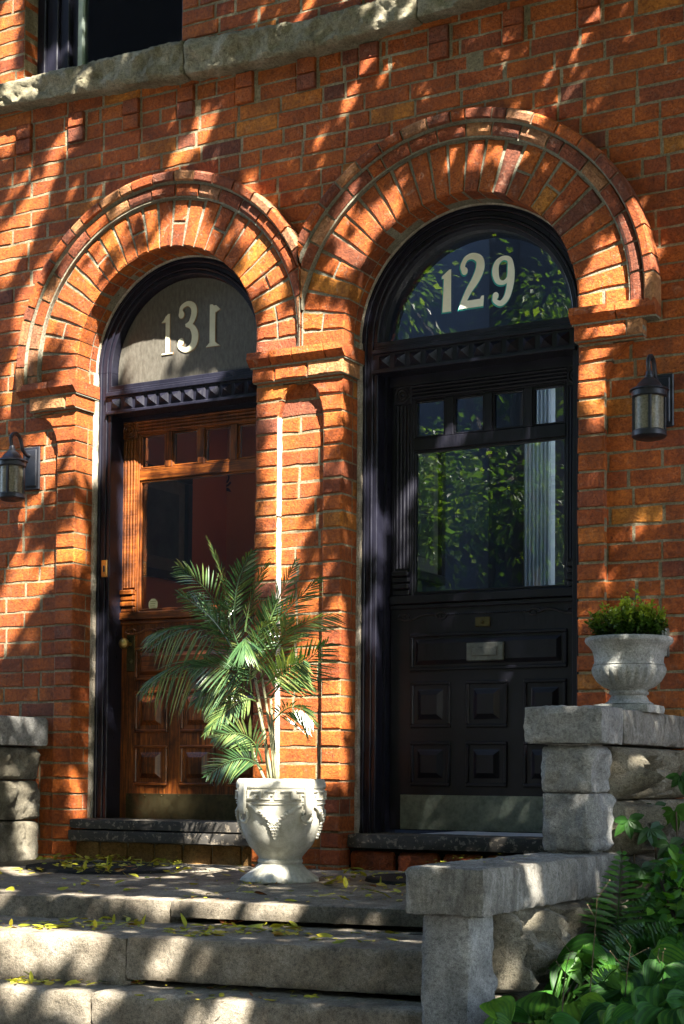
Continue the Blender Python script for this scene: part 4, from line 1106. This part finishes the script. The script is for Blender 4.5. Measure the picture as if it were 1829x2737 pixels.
fern('upright fern with narrow leaflets rising past the low wall cap', [(1090, 420, 1125, -180, -1.35, .12, .75), (1060, 560, 960, 150, -1.3, .10, .5), (1150, 500, 1330, 120, -1.3, .10, .4)])
fern('fern with yellow tipped frond among the broad leaves', [(960, 800, 1090, 640, -1.85, .06, 1.0), (1150, 760, 1400, 620, -1.6, .11, .5), (1200, 640, 1560, 440, -1.5, .11, .45), (1080, 620, 1330, 480, -1.5, .10, .4), (1250, 560, 1500, 330, -1.45, .10, .5), (1020, 700, 1180, 420, -1.55, .10, .6), (1350, 640, 1530, 720, -1.6, .10, .7), (900, 700, 820, 560, -1.75, .07, .8), (1180, 560, 1290, 330, -1.45, .11, .6)])
fern('dark fern hanging at the foot of the shrubs', [(1300, 480, 1200, 380, -1.3, .09, .4), (1350, 700, 1300, 900, -1.6, .10, .3), (1290, 640, 1210, 760, -1.7, .10, .45)])
# palmate creeper and shrub behind
def palmate(mb, p, nrm, L, t, n=5):
    nrm = nrm.normalized(); a = nrm.cross(Vector((0, 0, 1))).normalized(); b = nrm.cross(a)
    for k in range(n):
        q = PI*(.1+.8*k/(n-1))*1.5-.6; d = a*math.cos(q)+b*math.sin(q); leaf(mb, p, d-nrm*.15, nrm, L*random.uniform(.8, 1.1), L*.5, t+random.uniform(-.12, .12), .2, .1, 4)
cr = empty('creeper_plant', (1.95, -.75, -.42), 'dark creeper with five fingered leaves climbing by the right wall', 'plant'); s = MB()
for x, y, dep, L, t in ((1440, 1880, -.95, .055, .5), (1490, 1900, -.9, .06, .45), (1535, 1935, -.9, .06, .5), (1470, 1990, -1.0, .055, .4), (1545, 1860, -.85, .06, .8), (1520, 2010, -1.0, .06, .55), (1560, 1985, -1.0, .06, .4), (1500, 2075, -1.1, .055, .6), (1540, 2100, -1.15, .07, 1.0), (1470, 2120, -1.1, .05, .5), (1560, 1780, -.8, .05, .4), (1555, 2060, -1.1, .05, .5), (1500, 1850, -.8, .05, .25)):
    p = at(x, y, dep); palmate(s, p, (CAM-p).normalized()+Vector((random.uniform(-.3, .3), 0, random.uniform(.1, .7))), L*1.15, t)
s.build('leaves', M['darkleaf'], cr); s = MB()
for x in (1450, 1500, 1550):
    s.tube([at(x-10, 2150, -.95), at(x+5, 2000, -.9), at(x, 1860, -.85)], .003, 5, .2)
s.build('stems', M['stalk'], cr); settle(cr)
def shrub(lab, cx, cy, cz, rx, ry, rz, n, L, mt, tb, name='shrub'):
    pl = empty(name, (cx, cy, -.45), lab, 'shrub'); s = MB()
    for i in range(n):
        d = Vector((random.gauss(0, 1), random.gauss(0, 1), random.gauss(0, 1))).normalized(); q = random.random()**.45
        p = Vector((cx+d.x*rx*q, cy+d.y*ry*q, cz+d.z*rz*q)); nzv = noise.noise(p*7)
        if nzv < -.12: continue
        leaf(s, p, (d+Vector((random.gauss(0, .6), random.gauss(0, .6), random.gauss(-.2, .5)))), Vector((random.gauss(0, .6), random.gauss(-.4, .6), 1)), L*random.uniform(.7, 1.2), L*.55, min(1, max(0, tb+random.gauss(0, .2))), .2, .1, 3)
    s.build('leaves', M[mt], pl)
    s = MB()
    for i in range(7):
        a = random.uniform(0, 2*PI); s.tube([(cx, cy, -.46), (cx+rx*.3*math.cos(a), cy+ry*.3*math.sin(a), cz-.1), (cx+rx*.7*math.cos(a), cy+ry*.7*math.sin(a), cz+rz*.5)], [.008, .005, .002], 5)
    s.build('stems', M['bark'], pl); settle(pl)
shrub('dark leafy shrub in deep shade behind the creeper', 2.18, -.75, -.12, .40, .50, .42, 2600, .065, 'darkleaf', .35)
shrub('small bright leafed shrub at the right edge beside the creeper', 2.02, -1.15, -.02, .16, .22, .16, 420, .055, 'hosta', .6)
shrub('low leafy shrub under the ferns at the wall foot', 2.05, -1.45, -.33, .33, .40, .22, 1500, .05, 'darkleaf', .5)
# dry flower stalks
for i, (pts, lab) in enumerate(((((700, 1000), (690, 700), (760, 520)), 'pale dry stalk leaning before the oval leaf'), (((870, 900), (920, 560), (950, 140)), 'tall brown dry stalk with seed heads reaching the low cap'), (((1120, 1000), (1150, 700), (1190, 480)), 'thin brown stalk before the hanging heart shaped leaf'),
                              (((1420, 980), (1440, 620), (1380, 560)), 'brown dry stalk nearest the bottom right corner'))):
    P = [at(*D8(x, y), -2.1+.1*i) for x, y in pts]; P[0] = Vector((P[0].x, P[0].y, P[0].z-.1)); Q = bez(P[0], P[1], P[2], 12)
    st = empty('dry_stalk', Q[0], lab, 'stalk', 'dry flower stalks in the garden bed'); s = MB(); s.tube(Q, [.0022*(1-.6*k/12) for k in range(13)], 5, .15)
    for k in range(8, 13, 2):
        for j in range(1):
            e = Q[k]+Vector((random.uniform(-.05, .05), random.uniform(-.04, .04), random.uniform(.01, .06))); s.tube([Q[k], e], .0006, 4, .2); s.ball(e, .0022, 6, .6)
    s.build('stalk', M['stalk'], st); settle(st)

# ================================================================== LANTERNS
def lantern(x, lab):
    L = empty('wall_lantern', (x, 0, 1.9), lab, 'wall lantern', 'wall lanterns beside the doorways'); px = x+.004
    s = MB(); s.box(px-.052, px+.052, -.014, 0, 1.785, 2.000, b=.004); s.box(px-.040, px+.040, -.024, -.014, 1.800, 1.985, b=.004)
    s.build('back_plate', M['iron'], L)
    y = -.152; c = (x, y, 0)
    s = MB(); P = [(x, -.020, 1.955), (x, -.045, 1.955), (x, -.075, 1.975), (x, -.085, 2.010), (x, -.100, 2.036), (x, -.125, 2.048), (x, -.150, 2.040), (x, -.165, 2.018), (x, -.160, 1.995), (x, -.152, 1.975)]
    Q = []
    for i in range(len(P)-1):
        for k in range(3): Q.append(Vector(P[i]).lerp(Vector(P[i+1]), k/3))
    Q.append(Vector(P[-1])); s.tube(Q, .0095, 10); s.build('hook_arm', M['iron'], L, smooth=True)
    s = MB(); s.lathe(c, [(0, 1.985), (.010, 1.984), (.014, 1.978), (.014, 1.966), (.018, 1.964), (.018, 1.956), (.030, 1.947), (.046, 1.930), (.052, 1.920), (.076, 1.908), (.078, 1.903), (.070, 1.900), (.070, 1.880), (.066, 1.876), (.0, 1.876)], 36)
    s.build('roof', M['iron'], L, angle=35)
    s = MB(); s.lathe(c, [(.057, 1.876), (.057, 1.745)], 32); s.build('glass_shade', M['lampglass'], L, smooth=True)
    s = MB(); s.lathe(c, [(0, 1.745), (.062, 1.745), (.068, 1.740), (.068, 1.722), (.060, 1.715), (.035, 1.708), (0, 1.708)], 36)
    for k in range(4):
        a = PI/4*2*k+.35; s.box(x+.060*math.cos(a)-.0055, x+.060*math.cos(a)+.0055, y+.060*math.sin(a)-.0055, y+.060*math.sin(a)+.0055, 1.74, 1.88, b=.001)
    s.build('cage', M['iron'], L, angle=35)
    settle(L)
lantern(-1.672, 'black wall lantern left of the arch numbered 131'); lantern(1.552, 'black wall lantern right of the arch numbered 129')
# meter box behind the small urn
s = MB(); a = at(1505, 1440, -.02); b = at(1532, 1505, -.02); s.box(a.x, b.x, -.045, 0, b.z, a.z, b=.004); s.box(a.x+.012, b.x-.012, -.05, -.04, b.z+.012, a.z-.012, b=.002)
tag(s.build('wall_box', M['pewter']), 'small grey utility box on the brick wall behind the small urn', 'utility box')

# ================================================================== MATS AND FALLEN LEAVES
def mat_(name, cx, cy, rx, ry, lab):
    s = MB(); n = 60; vs = [(cx, cy, LZ+LS*cy+.013)]
    for R, h in ((.93, .013), (.95, .017), (1.0, .015), (1.01, .0)):
        for k in range(n): a = 2*PI*k/n; x = cx+rx*R*math.cos(a); y = cy+ry*R*math.sin(a); vs.append((x, y, LZ+LS*y+h))
    fs = [(0, 1+k, 1+(k+1) % n) for k in range(n)]
    for q in range(3): fs += [(1+q*n+k, 1+(q+1)*n+k, 1+(q+1)*n+(k+1) % n, 1+q*n+(k+1) % n) for k in range(n)]
    s.add(vs, fs); tag(s.build(name, M['rubber']), lab, 'door mat', 'door mats on the landing')
mat_('door_mat', atp(240, 1992).x, -.42, .38, .24, 'dark oval mat strewn with leaves before doorway 131'); p = atp(905, 2020); mat_('door_mat', p.x+.12, p.y+.05, .26, .2, 'dark oval mat before doorway 129 beside the low cap')
s = MB()
def lit_leaf(p, L, t): leaf(s, p, Vector((random.gauss(0, 1), random.gauss(0, 1), random.gauss(0.05, .12))), Vector((random.gauss(0, .35), random.gauss(0, .35), 1)), L, L*random.uniform(.28, .5), t, random.uniform(-.3, .5), random.uniform(-.15, .1), 4)
def zat(x, y): 
    if y > f1(x): return LZ+LS*y
    if y > f2(x): return Z2
    if y > f3(x): return Z3
    return -.49
def scatter(n, X0, Y0, X1, Y1, zf, sp=.0, band=False):
    for _ in range(int(n*2.5)):
        X, Y = random.uniform(X0, X1), random.uniform(Y0, Y1); p = zf(X, Y)
        if noise.noise(Vector((X*.03, Y*.09, 1.3))) < random.uniform(-.35, .15): continue
        r = random.random(); t = random.uniform(.3, .7) if r < .75 else (random.uniform(0, .3) if r < .92 else random.uniform(.8, 1))
        lit_leaf(Vector((p.x, p.y, p.z+random.uniform(.003, .014))), .016 if sp else random.choice([.016, .022, .03, .04, .055])*random.uniform(.8, 1.2), t)
scatter(240, 90, 1972, 420, 2010, lambda X, Y: atp(X, Y)+Vector((0, 0, .012))); scatter(40, 0, 1995, 420, 2045, atp); scatter(90, 420, 1990, 940, 2070, atp); scatter(30, 760, 1995, 930, 2060, atp)
scatter(70, 0, 2112, 330, 2135, lambda X, Y: atz(X, Y, Z2)); scatter(120, 380, 2128, 700, 2150, lambda X, Y: atz(X, Y, Z2)); scatter(30, 700, 2140, 945, 2168, lambda X, Y: atz(X, Y, Z2))
scatter(70, 10, 2240, 340, 2260, lambda X, Y: atz(X, Y, Z3)); scatter(55, 330, 2262, 945, 2300, lambda X, Y: atz(X, Y, Z3)); scatter(14, 980, 1966, 1200, 1985, lambda X, Y: atz(X, Y, .119), True)
o_ = s.build('fallen_leaves', M['litter']); tag(o_, 'small yellow leaves fallen over the landing and steps', 'leaf litter', kind='stuff')
for X, Y, z, L, t, nm, lab in ((535, 2122, None, .085, .97, 'fallen_leaf', 'curled rusty brown leaf lying on the upper tread'), (263, 2256, None, .12, .0, 'fallen_leaf', 'flat green leaf lying on the lower tread near the joint'), (300, 2112, None, .07, .12, 'fallen_leaf', 'small green leaf standing on the upper tread at left'), (775, 2126, None, .05, .95, 'fallen_leaf', 'dark brown leaf at the right of the upper tread')):
    s = MB(); p = atz(X, Y, Z2 if Y < 2200 else Z3)+Vector((0, 0, .008))
    for k in range(5): a = k*1.1; leaf(s, p, Vector((math.cos(a), math.sin(a), random.uniform(-.03, .35 if t > .5 else .1))), Vector((0, 0, 1)), L*random.uniform(.45, .8), L*.35, t, random.uniform(-.5, .5), -.1, 4)
    tag(s.build(nm, M['litter'] if t > .3 else M['hosta']), lab, 'leaf')
# ================================================================== STREET, TREES, LIGHT
s = MB(); s.add([(-300, -300, -1.22), (300, -300, -1.22), (300, 300, -1.22), (-300, 300, -1.22)], [(0, 1, 2, 3)]); o_ = s.build('ground', M['soil'], fix=False); o_['kind'] = 'structure'
s = MB(); s.box(-40, 40, -8.2, -5.4, -1.3, -1.17); o_ = s.build('pavement', M['paving']); o_['kind'] = 'structure'
s = MB(); s.box(-40, 40, -17, -9.2, -1.4, -1.30+.12); o_ = s.build('road', M['asphalt']); o_['kind'] = 'structure'
far = empty('reflection_house', (-10, -26, -1.2), 'unseen dark house across the street added to darken the door glass reflections', 'house')
s = MB(); s.box(-40, 20, -32, -26, -1.2, 24); s.build('wall', M['farwall'], far)  # tall dark block added to hide the sky from the glass
for i in range(12):
    s = MB(); x = -38+i*4.8; s.box(x, x+1.4, -26, -25.95, 1.2, 3.4); s.build('window', M['iron'], far)
settle(far)
# sun-space: everything along one sunbeam shares one (a,b)
e1 = SUN.cross(Vector((0, 0, 1))).normalized(); e2 = e1.cross(SUN).normalized()
def ss(p): return (p.dot(e1), p.dot(e2))
LIT = []
def litw(x1, y1, x2, y2, r, dep=0.0, soft=0): LIT.append((ss(at(x1, y1, dep)), ss(at(x2, y2, dep)), r/430.0))
def litg(x1, y1, x2, y2, r, z=None): 
    f = (lambda X, Y: atp(X, Y)) if z is None else (lambda X, Y: atz(X, Y, z)); LIT.append((ss(f(x1, y1)), ss(f(x2, y2)), r/600.0))
def litx(x1, y1, x2, y2, r, xw): LIT.append((ss(atx(x1, y1, xw)), ss(atx(x2, y2, xw)), r/600.0))
for q in [(18, 40, 8, 150, 18), (128, 20, 130, 95, 12), (15, 215, 130, 190, 15), (5, 312, 30, 292, 16), (58, 278, 62, 288, 8), (185, 270, 165, 300, 7), (150, 325, 108, 400, 13), (85, 455, 55, 520, 28), (50, 520, 10, 590, 28),
          (478, 285, 425, 345, 12), (888, 35, 1000, 8, 12), (712, 0, 690, 45, 8), (925, 90, 880, 170, 8), (850, 95, 852, 125, 8), (835, 165, 790, 250, 9), (1345, 70, 1330, 100, 7), 
          (335, 440, 235, 525, 10), (460, 430, 470, 440, 10), (90, 640, 55, 720, 15), (60, 760, 55, 840, 12), (170, 590, 130, 640, 9), (320, 500, 260, 560, 11), (350, 500, 340, 540, 10), (450, 475, 440, 545, 13), (560, 520, 600, 590, 15), (600, 640, 640, 660, 10), (160, 690, 210, 770, 12),
          (120, 740, 180, 800, 12), (560, 460, 600, 490, 8), (640, 590, 660, 640, 8), (210, 640, 240, 600, 8),
          (212, 720, 205, 790, 16), (205, 760, 200, 900, 30), (200, 900, 198, 1000, 30), (150, 890, 160, 960, 14), (70, 860, 100, 780, 10), (30, 850, 45, 900, 14),
          (600, 800, 780, 785, 14), (600, 855, 780, 830, 14), (640, 900, 642, 1310, 22), (610, 960, 650, 950, 12), (690, 945, 690, 990, 18), (675, 980, 700, 1070, 34), (640, 1090, 720, 1060, 12), (670, 1130, 650, 1200, 14), (770, 880, 760, 960, 11), (600, 1200, 625, 1230, 10),
          (795, 1500, 800, 1580, 9), (760, 1440, 790, 1470, 12), (700, 1500, 720, 1560, 14), (660, 1560, 720, 1640, 20), (655, 1640, 725, 1680, 34), (640, 1720, 720, 1760, 36), (770, 1640, 800, 1600, 10), (760, 1800, 775, 1830, 5),
          (30, 1375, 15, 1425, 36), (90, 1330, 60, 1370, 14), (175, 1270, 130, 1300, 15), (60, 1230, 40, 1260, 8), (115, 1080, 90, 1030, 14), (75, 1160, 60, 1180, 9), (175, 1090, 160, 1110, 10), (185, 1170, 185, 1200, 10),
          (800, 500, 760, 560, 9), (830, 590, 780, 640, 14), (850, 520, 910, 480, 9), (1210, 350, 1175, 400, 9), (1225, 298, 1238, 305, 7), (1085, 360, 1075, 410, 7), 
          (1350, 665, 1430, 600, 17), (1350, 690, 1420, 660, 15), (1440, 560, 1446, 690, 6), (1335, 748, 1440, 735, 8), (1340, 815, 1400, 800, 11), (1345, 880, 1360, 920, 11), (1350, 1000, 1350, 1020, 9), 
          (170, 1790, 185, 1840, 10), (500, 1910, 470, 1960, 16), (560, 1900, 530, 1950, 10), (440, 1920, 420, 1960, 8)]: litw(*q[:5])
for q in [(885, 1130, 880, 1330, 9, .13), (850, 1060, 848, 1250, 8, .13), (1025, 1003, 1060, 1000, 9, .25), (925, 1150, 925, 1300, 8, .25), (850, 1400, 850, 1460, 8, .13), (228, 880, 240, 960, 12, .13), (232, 1000, 225, 1100, 10, .13), (300, 970, 305, 1380, 17, .25), (300, 962, 560, 930, 9, .25), (340, 1075, 480, 1062, 6, .25),
          (260, 780, 245, 860, 14, .13), (330, 800, 340, 830, 32, .19), (400, 800, 420, 790, 16, .19), (480, 880, 440, 870, 16, .12), (320, 905, 420, 890, 12, .12), (560, 870, 570, 868, 6, .12), (250, 1300, 245, 1310, 8, .13), (235, 1480, 232, 1560, 7, .13),
          (350, 1590, 345, 1600, 7, .25), (320, 1840, 420, 1850, 10, .25), (340, 1290, 350, 1320, 6, .25),
          (590, 1790, 740, 1800, 12, -.65), (550, 1800, 560, 1900, 14, -.6), (640, 1700, 560, 1760, 26, -.7), (500, 1640, 640, 1700, 30, -.7), (650, 1500, 720, 1440, 18, -.7), (690, 1590, 740, 1620, 14, -.65), (590, 1560, 640, 1600, 14, -.75), (620, 1850, 640, 1860, 10, -.72), (520, 1370, 560, 1350, 8, -.6), (430, 1330, 470, 1360, 8, -.6), (470, 1270, 500, 1320, 8, -.6), (560, 1440, 640, 1480, 14, -.75), (640, 1960, 660, 1965, 8, -.7),
          (1493, 940, 1493, 950, 6, -.2), (1380, 1540, 1390, 1560, 6, -.7), (1420, 1620, 1430, 1625, 5, -.9)]: litw(*q)
for q in [(420, 1990, 560, 2005, 30), (240, 2015, 420, 2010, 10), (20, 1990, 60, 2005, 16), (630, 2035, 720, 2040, 10), (440, 2040, 480, 2050, 14), (560, 1985, 600, 2030, 8), (5, 2040, 10, 2050, 12)]: litg(*q)
for q in [(470, 2075, 500, 2110, 20), (330, 2075, 380, 2100, 14), (600, 2075, 660, 2090, 13), (160, 2075, 200, 2095, 10), (800, 2100, 810, 2110, 9), (250, 2085, 300, 2100, 8), (5, 2075, 5, 2090, 10)]: litw(*q, f1(.5))
for q in [(30, 2170, 60, 2220, 34), (130, 2150, 110, 2220, 26), (210, 2160, 190, 2230, 14), (400, 2170, 370, 2225, 13), (430, 2160, 450, 2180, 7), (900, 2200, 920, 2240, 8)]: litw(*q, f2(.5))
for q in [(545, 2290, 530, 2340, 17), (30, 2290, 20, 2340, 14), (170, 2300, 190, 2340, 14), (240, 2290, 250, 2330, 10), (440, 2330, 450, 2345, 8)]: litw(*q, f3(.5))
litg(30, 2140, 200, 2138, 8, Z2); litg(980, 2165, 700, 2150, 5, Z2)
for q in [(60, 1840, 55, 1880, 16), (60, 1900, 60, 1940, 24), (20, 1660, 60, 1690, 10), (30, 1760, 20, 1790, 12), (90, 1740, 85, 1760, 6)]: litx(*q, -1.58)
for q in [(1226, 1998, 1232, 2035, 16), (1175, 2125, 1180, 2185, 8), (1170, 2230, 1175, 2245, 4), (1408, 1965, 1415, 2020, 9), (1382, 1690, 1388, 1700, 8), (1385, 1760, 1400, 1820, 14), (1440, 1770, 1455, 1800, 11), (1470, 1840, 1475, 1880, 11), (1400, 1860, 1425, 1920, 9)]: litx(*q, 1.70)
for q in [(1240, 2270, 1250, 2290, 9), (1225, 2330, 1240, 2340, 5), (1530, 2110, 1535, 2120, 7), (1400, 2180, 1430, 2188, 5), (1330, 2310, 1350, 2330, 8), (1530, 2220, 1550, 2228, 5), (1380, 2080, 1388, 2086, 4), (1490, 2075, 1510, 2085, 5), (1300, 2260, 1306, 2270, 5), (1140, 2290, 1150, 2295, 7), (1450, 2290, 1465, 2300, 5)]: litw(*q, -1.8)
PAL = .005
SOFT = []
def soft(x1, y1, x2, y2, r, p, dep=0.0): SOFT.append((ss(at(x1, y1, dep)), ss(at(x2, y2, dep)), r/430.0, p))
for q in [(60, 600, 20, 480, 50, .35), (150, 420, 60, 560, 40, .35), (120, 760, 230, 600, 55, .5), (300, 520, 520, 500, 50, .5), (560, 520, 650, 660, 45, .5), (620, 820, 760, 800, 40, .5), (620, 950, 640, 1350, 40, .5), (720, 950, 760, 1250, 50, .45), (700, 1400, 760, 1750, 55, .5),
          (180, 900, 170, 1250, 40, .5), (60, 1050, 40, 1420, 55, .4), (880, 60, 780, 260, 45, .4), (760, 600, 900, 470, 45, .45), (980, 380, 1200, 370, 35, .35), (1340, 640, 1430, 700, 40, .5), (1350, 800, 1350, 1000, 30, .35), (460, 260, 420, 360, 35, .35),
          (1180, 60, 1000, 220, 40, .22), (1400, 60, 1250, 220, 40, .22), (250, 280, 150, 420, 40, .3), (600, 300, 520, 420, 35, .25), (1420, 1250, 1400, 1400, 40, .25), (230, 1500, 180, 1850, 30, .35)]: soft(*q)
def softp(a, b):
    m = 0
    for (p, q, r, pr) in SOFT:
        dx, dy = q[0]-p[0], q[1]-p[1]; L2 = dx*dx+dy*dy
        k = max(0, min(1, ((a-p[0])*dx+(b-p[1])*dy)/L2)); x, y = a-p[0]-k*dx, b-p[1]-k*dy; e = math.hypot(x, y)/r
        if e < 1: m = max(m, pr*min(1, (1-e)*2.5))
    return m
def islit(a, b, m):
    for (p, q, r) in LIT:
        dx, dy = q[0]-p[0], q[1]-p[1]; L2 = dx*dx+dy*dy
        k = 0 if L2 < 1e-9 else max(0, min(1, ((a-p[0])*dx+(b-p[1])*dy)/L2)); x, y = a-p[0]-k*dx, b-p[1]-k*dy
        if x*x+y*y < (r+(.027 if r > .026 else .013))**2: return True
    return False
tree = empty('street_tree', (6.6, -5.4, -1.2), 'unseen street tree with a crown shaped to dapple the house front', 'tree')
s = MB(); lo = ss(at(-200, 2600, -1.9)); cs = [ss(Vector(p)) for p in ((-2.9, 0, -.6), (2.6, 0, -.6), (-2.9, 0, 5.2), (2.6, 0, 5.2), (-1.5, -3.2, -.6), (3.2, -3.2, -.6))]
a0, a1 = min(c[0] for c in cs)-.3, max(c[0] for c in cs)+.5; b0, b1 = min(c[1] for c in cs)-.3, max(c[1] for c in cs)+.3
area = (a1-a0)*(b1-b0); NL = int(area*3100)
random.seed(11)
for i in range(NL):
    a, b = random.uniform(a0, a1), random.uniform(b0, b1); Ls = random.uniform(.085, .135)
    if islit(a, b, 0): continue  # crown shaped: leaves left out so sun lands on the listed patches
    if random.random() < softp(a, b) * (1 if noise.noise(Vector((a*9, b*9, 0))) > -.1 else .0) * 1.6: continue
    t = random.uniform(4.8, 6.4)
    p = e1*a+e2*b+SUN*t
    d = Vector((random.gauss(0, 1), random.gauss(0, 1), random.gauss(-.3, .6))).normalized()
    leaf(s, p-d*Ls*.5, d, SUN+Vector((random.gauss(0, .45), random.gauss(0, .45), random.gauss(0, .45))), Ls*.75, Ls*.5, random.random(), .15, .05, 2)
# the rest of the crown, looser
for i in range(9000):
    d = Vector((random.gauss(0, 1), random.gauss(0, 1), random.gauss(0, 1))).normalized(); q = random.random()**.4
    p = Vector((7.5, -6.5, 8.5))+Vector((d.x*4.6, d.y*3.4, d.z*2.8))*q
    a, b = ss(p)
    if a0-.2 < a < a1+.2 and b0-.2 < b < b1+.2: continue
    leaf(s, p, d+Vector((random.gauss(0, .7), random.gauss(0, .7), -.3)), Vector((random.gauss(0, .5), random.gauss(0, .5), 1)), .16, .10, random.random(), .15, .05, 2)
s.build('crown', M['leaf'], tree); s = MB()
s.tube([(6.6, -5.4, -1.3), (6.5, -5.3, .5), (6.3, -5.2, 2.4), (6.4, -5.0, 4.2), (6.8, -4.8, 6.5), (7.2, -5.5, 9)], [.26, .2, .17, .15, .11, .05], 12)
for e in ((3.2, -2.8, 6.6), (4.2, -4.2, 8.0), (5.0, -2.4, 7.2), (9.0, -7.5, 8.6), (7.5, -8.5, 8.0), (2.6, -3.6, 5.9)):
    s.tube(bez(Vector((6.45, -5.05, 4.0+random.uniform(-.6, .8))), Vector((e[0]*.4+3.9, e[1]*.5-2.6, e[2]*.6+2.4)), Vector(e), 8), [.08-.0075*k for k in range(9)], 8)
s.build('trunk', M['bark'], tree); settle(tree)
# trees across that the door glass mirrors
def bigtree(cx, cy, h, R, n, L, lab, seed, cr=(.5, 1.1)):
    random.seed(seed); tr = empty('garden_tree', (cx, cy, -1.2), lab, 'tree', 'trees across the street'); s = MB(); cl = []
    for k in range(26):
        d = Vector((random.gauss(0, 1), random.gauss(0, 1), random.gauss(0, 1))).normalized(); q = random.random()**.5
        cl.append((Vector((cx+d.x*R*q, cy+d.y*R*q, h+d.z*R*1.05*q)), random.uniform(*cr)))
    for i in range(n):
        c, r = random.choice(cl); d = Vector((random.gauss(0, 1), random.gauss(0, 1), random.gauss(0, .8))); p = c+d*r*.45
        leaf(s, p, d.normalized()+Vector((0, 0, -.4)), Vector((random.gauss(0, .6), random.gauss(0, .6), 1)), L*random.uniform(.7, 1.3), L*.6, random.random(), .2, .1, 2)
    s.build('crown', M['leaf'], tr); s = MB(); s.tube([(cx, cy, -1.3), (cx+.1, cy, 1.2), (cx, cy+.1, h), (cx, cy, h+R*.6)], [.3, .22, .15, .05], 10)
    for k in range(8): c = cl[k][0]; s.tube([(cx, cy, h-R*.4), (Vector((cx, cy, h))+c)/2, c], [.09, .05, .02], 6)
    s.build('trunk', M['bark'], tr); settle(tr)
bigtree(-2.9, -8.9, 3.6, 2.4, 7000, .10, 'nearest tree across the pavement mirrored in the black door glass', 21, (.3, .8))
bigtree(-7.5, -18.5, 5.5, 3.6, 5000, .18, 'broad tree on the far side of the road', 22)
bigtree(-2.5, -19.5, 5.0, 3.6, 4000, .26, 'round tree on the far side of the road opposite the doors', 23)
bigtree(-21.5, -17.5, 5.5, 3.8, 4000, .22, 'tree farthest left across the road', 24)

W = bpy.data.worlds.new('World'); sc.world = W; W.use_nodes = True; nt = W.node_tree
sky = nt.nodes.new('ShaderNodeTexSky'); sky.sky_type = 'NISHITA'; sky.sun_disc = False
sky.sun_elevation = math.asin(SUN.z); sky.sun_rotation = math.atan2(SUN.x, SUN.y)
bg = nt.nodes['Background']; nt.links.new(sky.outputs[0], bg.inputs[0]); bg.inputs[1].default_value = .100
ld = bpy.data.lights.new('sun', 'SUN'); ld.energy = 5.0; ld.angle = math.radians(.6); ld.color = (1, .94, .84)
lo_ = bpy.data.objects.new('sun', ld); COL.objects.link(lo_); lo_.rotation_euler = SUN.to_track_quat('Z', 'Y').to_euler(); lo_.location = (6, -6, 12)
cd = bpy.data.cameras.new('camera'); co = bpy.data.objects.new('camera', cd); COL.objects.link(co)
cd.sensor_fit = 'HORIZONTAL'; cd.sensor_width = 36; cd.lens = FL/1829*36; cd.shift_x = 0; cd.shift_y = (CY-1368.5)/1829; cd.clip_end = 1000; cd.clip_start = .05
m = Matrix((( _r.x, _u.x, -_f.x, CAM.x), (_r.y, _u.y, -_f.y, CAM.y), (_r.z, _u.z, -_f.z, CAM.z), (0, 0, 0, 1))); co.matrix_world = m
sc.camera = co
sc.view_settings.view_transform = 'Standard'; sc.view_settings.look = 'None'; sc.view_settings.gamma = 1; sc.view_settings.exposure = 2.95
sc.cycles.max_bounces = 8; sc.cycles.transparent_max_bounces = 12
